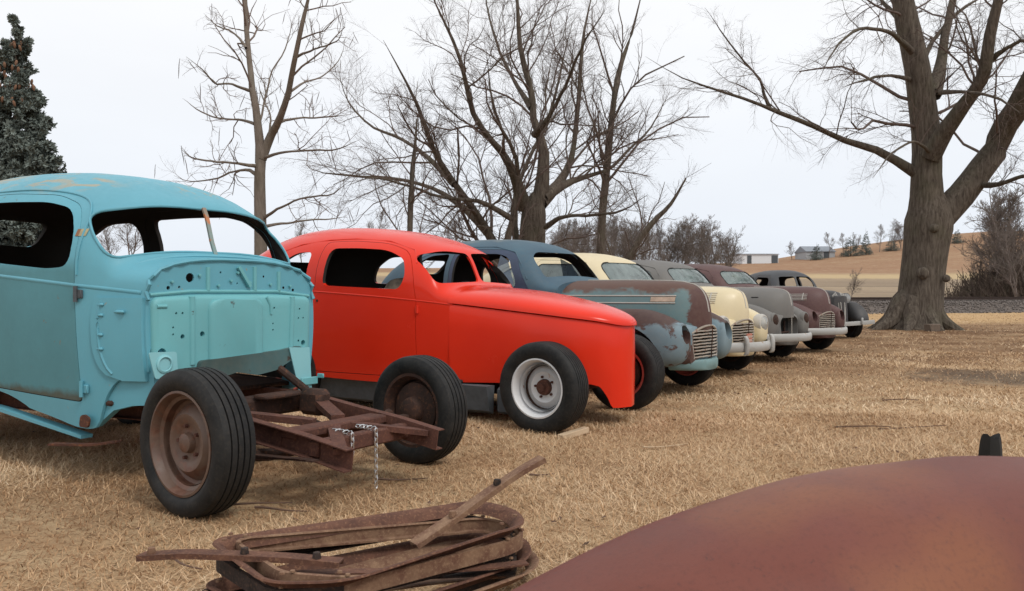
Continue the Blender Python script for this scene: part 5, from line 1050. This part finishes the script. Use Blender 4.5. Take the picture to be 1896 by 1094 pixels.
def frame(label, k, z, mat, dz=.0):
    cen = ring0.mean(0); g = np.random.default_rng(50+k); R2 = (ring0-cen)@np.array([[math.cos(.03*(k-2)),math.sin(.03*(k-2))],[-math.sin(.03*(k-2)),math.cos(.03*(k-2))]])*(.97+.025*k)+cen+g.normal(size=2)*.028; R2 = rpoly([tuple(p) for p in R2], [.06,.14,.10,.10,.08,.06], 7)
    t = thing('scrap_frame', label, 'metal frame', (cen[0], cen[1], z), 0, 'stack of rusty frames')
    P = [(x-cen[0], y-cen[1], dz*(x-cen[0])+.010*math.sin(6*x+2*k)+.006*math.sin(11*y+k)) for x, y in R2]
    part('rim_channel', tube(P, 1, prof=[(.012,-.024),(.018,-.022),(.004,.002),(-.012,.014),(-.030,.018),(-.034,.012),(-.030,.009),(-.016,.006),(-.002,-.006)] if k % 2 else [(-.004,-.026),(.026,-.028),(.026,-.021),(.003,-.019),(.003,.017),(.012,.022),(.008,.028),(-.004,.026)], closed=True), mat, t, 30)
    for q in range(0, len(P), 6): part('rivet', (lambda v, f: (v+np.array(P[q])+np.array((0,0,.03)), f))(*lathe([(.009,0),(.008,.006),(0,.008)], 8, 'Z')), rgp, t)
    return t
frame('rusty rounded metal frame lying at the bottom of the stack', 4, .035, rgk, -.01)
frame('dark rusty metal frame second from the bottom of the stack', 3, .09, rgd, .015)
frame('brown rusty metal frame just below the top of the stack', 2, .145, rgk, -.02)
frame('reddish rusty metal frame on top of the stack', 1, .205, rgd, .01)
frame('thin pale rusty frame edge wedged low in the middle of the stack', 5, .062, rgp, .02)
frame('warped brown frame wedged high in the middle of the stack', 0, .172, rgp, -.03)
def bar(name, label, pts, mat, wd=.055, bolts=()):
    p0 = np.array(pts[0]); t = thing(name, label, 'metal bar', tuple(p0), 0, None); P = resample(np.array(pts)-p0, 18)
    part('channel', tube(P, 1, prof=[(-wd/2,-.010),(-wd/2+.006,-.012),(-wd/2+.007,.002),(wd/2-.007,.002),(wd/2-.006,-.012),(wd/2,-.010),(wd/2,.008),(-wd/2,.008)]), mat, t, 30)
    for q in bolts: i = int(q*17); part('bolt', (lambda v, f: (v+P[i]+np.array((0,-.004,.006)), f))(*lathe([(.014,0),(.015,.006),(.012,.022),(0,.024)], 8, 'Z')), rgk if q > .5 else rgp, t)
bar('curved_bow', 'bent rusty channel bar sticking up out of the frame stack', [(-.34,2.86,.225),(-.20,2.95,.30),(-.06,3.02,.385),(.06,3.06,.455),(.115,3.08,.48)], rgp, .06, (.3, .68))
bar('flat_channel', 'straight rusty channel bar lying across the end of the frame stack', [(-1.26,2.80,.205),(-1.05,2.77,.222),(-.80,2.74,.222),(-.56,2.71,.212)], rgd, .055, (.1, .55, .9))
g = np.random.default_rng(61)
for k in range(3):
    x0, y0 = (-.95+.1*k, 2.60+.05*k); x1, y1 = (-.02+.04*k, 3.05-.03*k); P = [(x0+(x1-x0)*s+.02*math.sin(4*s+k), y0+(y1-y0)*s*1.0, .05+.05*k+.03*math.sin(3*s+k)) for s in np.linspace(0, 1, 12)]
    o = part('bent_strip', slab_path([tuple(q) for q in P], .05, .006), [rgp, rgk, rgd][k], None); tag(o, ['pale rusted strip along the front of the frame stack', 'blackened strip tucked under the frame stack edge', 'brown rusted strip resting against the frame stack'][k], 'metal strip', 'loose strips by the stack')
v, f = bbox((0,0,.022), (.34, .055, .045), .004); o = part('wood_stake', (v, f), plain('cut_wood', (.50,.37,.24), .8, var=.2, scale=6), None); o.location = (.47, 6.30, .0); o.rotation_euler = (0, R_(-3), R_(50)); tag(o, 'short pale wooden stake lying by the white front wheel', 'wood')
o = part('charred_stump', loft([[(r*math.cos(a)*(1+.2*math.sin(3*a)), r*.7*math.sin(a), z+.03*math.sin(2*a+1)*(z > .1)) for a in np.linspace(0, 6.283, 12, endpoint=False)] for r, z in ((.12,0),(.11,.12),(.10,.24),(.085,.31),(.03,.27))]), plain('charred_wood', (.012,.011,.010), .9, var=.5), None, 30); o.location = (3.05, 5.25, 0); o.scale = (.62, .62, .60); tag(o, 'black charred stump poking up behind the rusty fender', 'stump')
o = part('wood_block', bbox((0,0,.10), (.36,.25,.22), .02), plain('old_block', (.13,.095,.07), .9), None); o.location = (11.8, 23.2, 0); o.rotation_euler = (0,0,.3); tag(o, 'small square wooden block at the foot of the massive tree', 'wood')
tw = plain('twig_wood', (.11,.065,.045), .9); g = np.random.default_rng(8)
for k, (px, py, ln, a, lab) in enumerate(((470,943,.42,.25,'long brown stick lying beside the large rusty-rimmed wheel'),(520,952,.3,.0,'thin twig on grass just past the large rusty-rimmed wheel'),(740,893,.3,.3,'curled bark strip on grass between the chassis wheels and scrap'),(1230,830,.35,.35,'pale splinter on open grass beyond the wooden stake'),(1690,795,.55,.1,'long thin twig on the grass near the charred stump'),(1600,795,.4,-.3,'curved twig on the open grass away from cars'),(1670,745,.35,-.05,'short twig beside the dark burnt patch'),(330,1050,.3,-.5,'thin twig beside the flat channel bar'),(1000,885,.2,.6,'small twig near the upturned bar end'))):
    D = CH*F/(py-HY); x = (px-CX)/F*D; P = [(ln*(s-.5)*math.cos(a)+.02*math.sin(5*s+k), ln*(s-.5)*math.sin(a)+.02*math.cos(4*s+k), .022+.012*math.sin(3*s+k)) for s in np.linspace(0, 1, 9)]
    o = part('twig', tube(P, np.linspace(.007, .003, 9), 5), tw if k != 3 else bpy.data.materials['cut_wood'], None); o.location = (x, D, 0); tag(o, lab, 'twig', 'twigs on the grass')
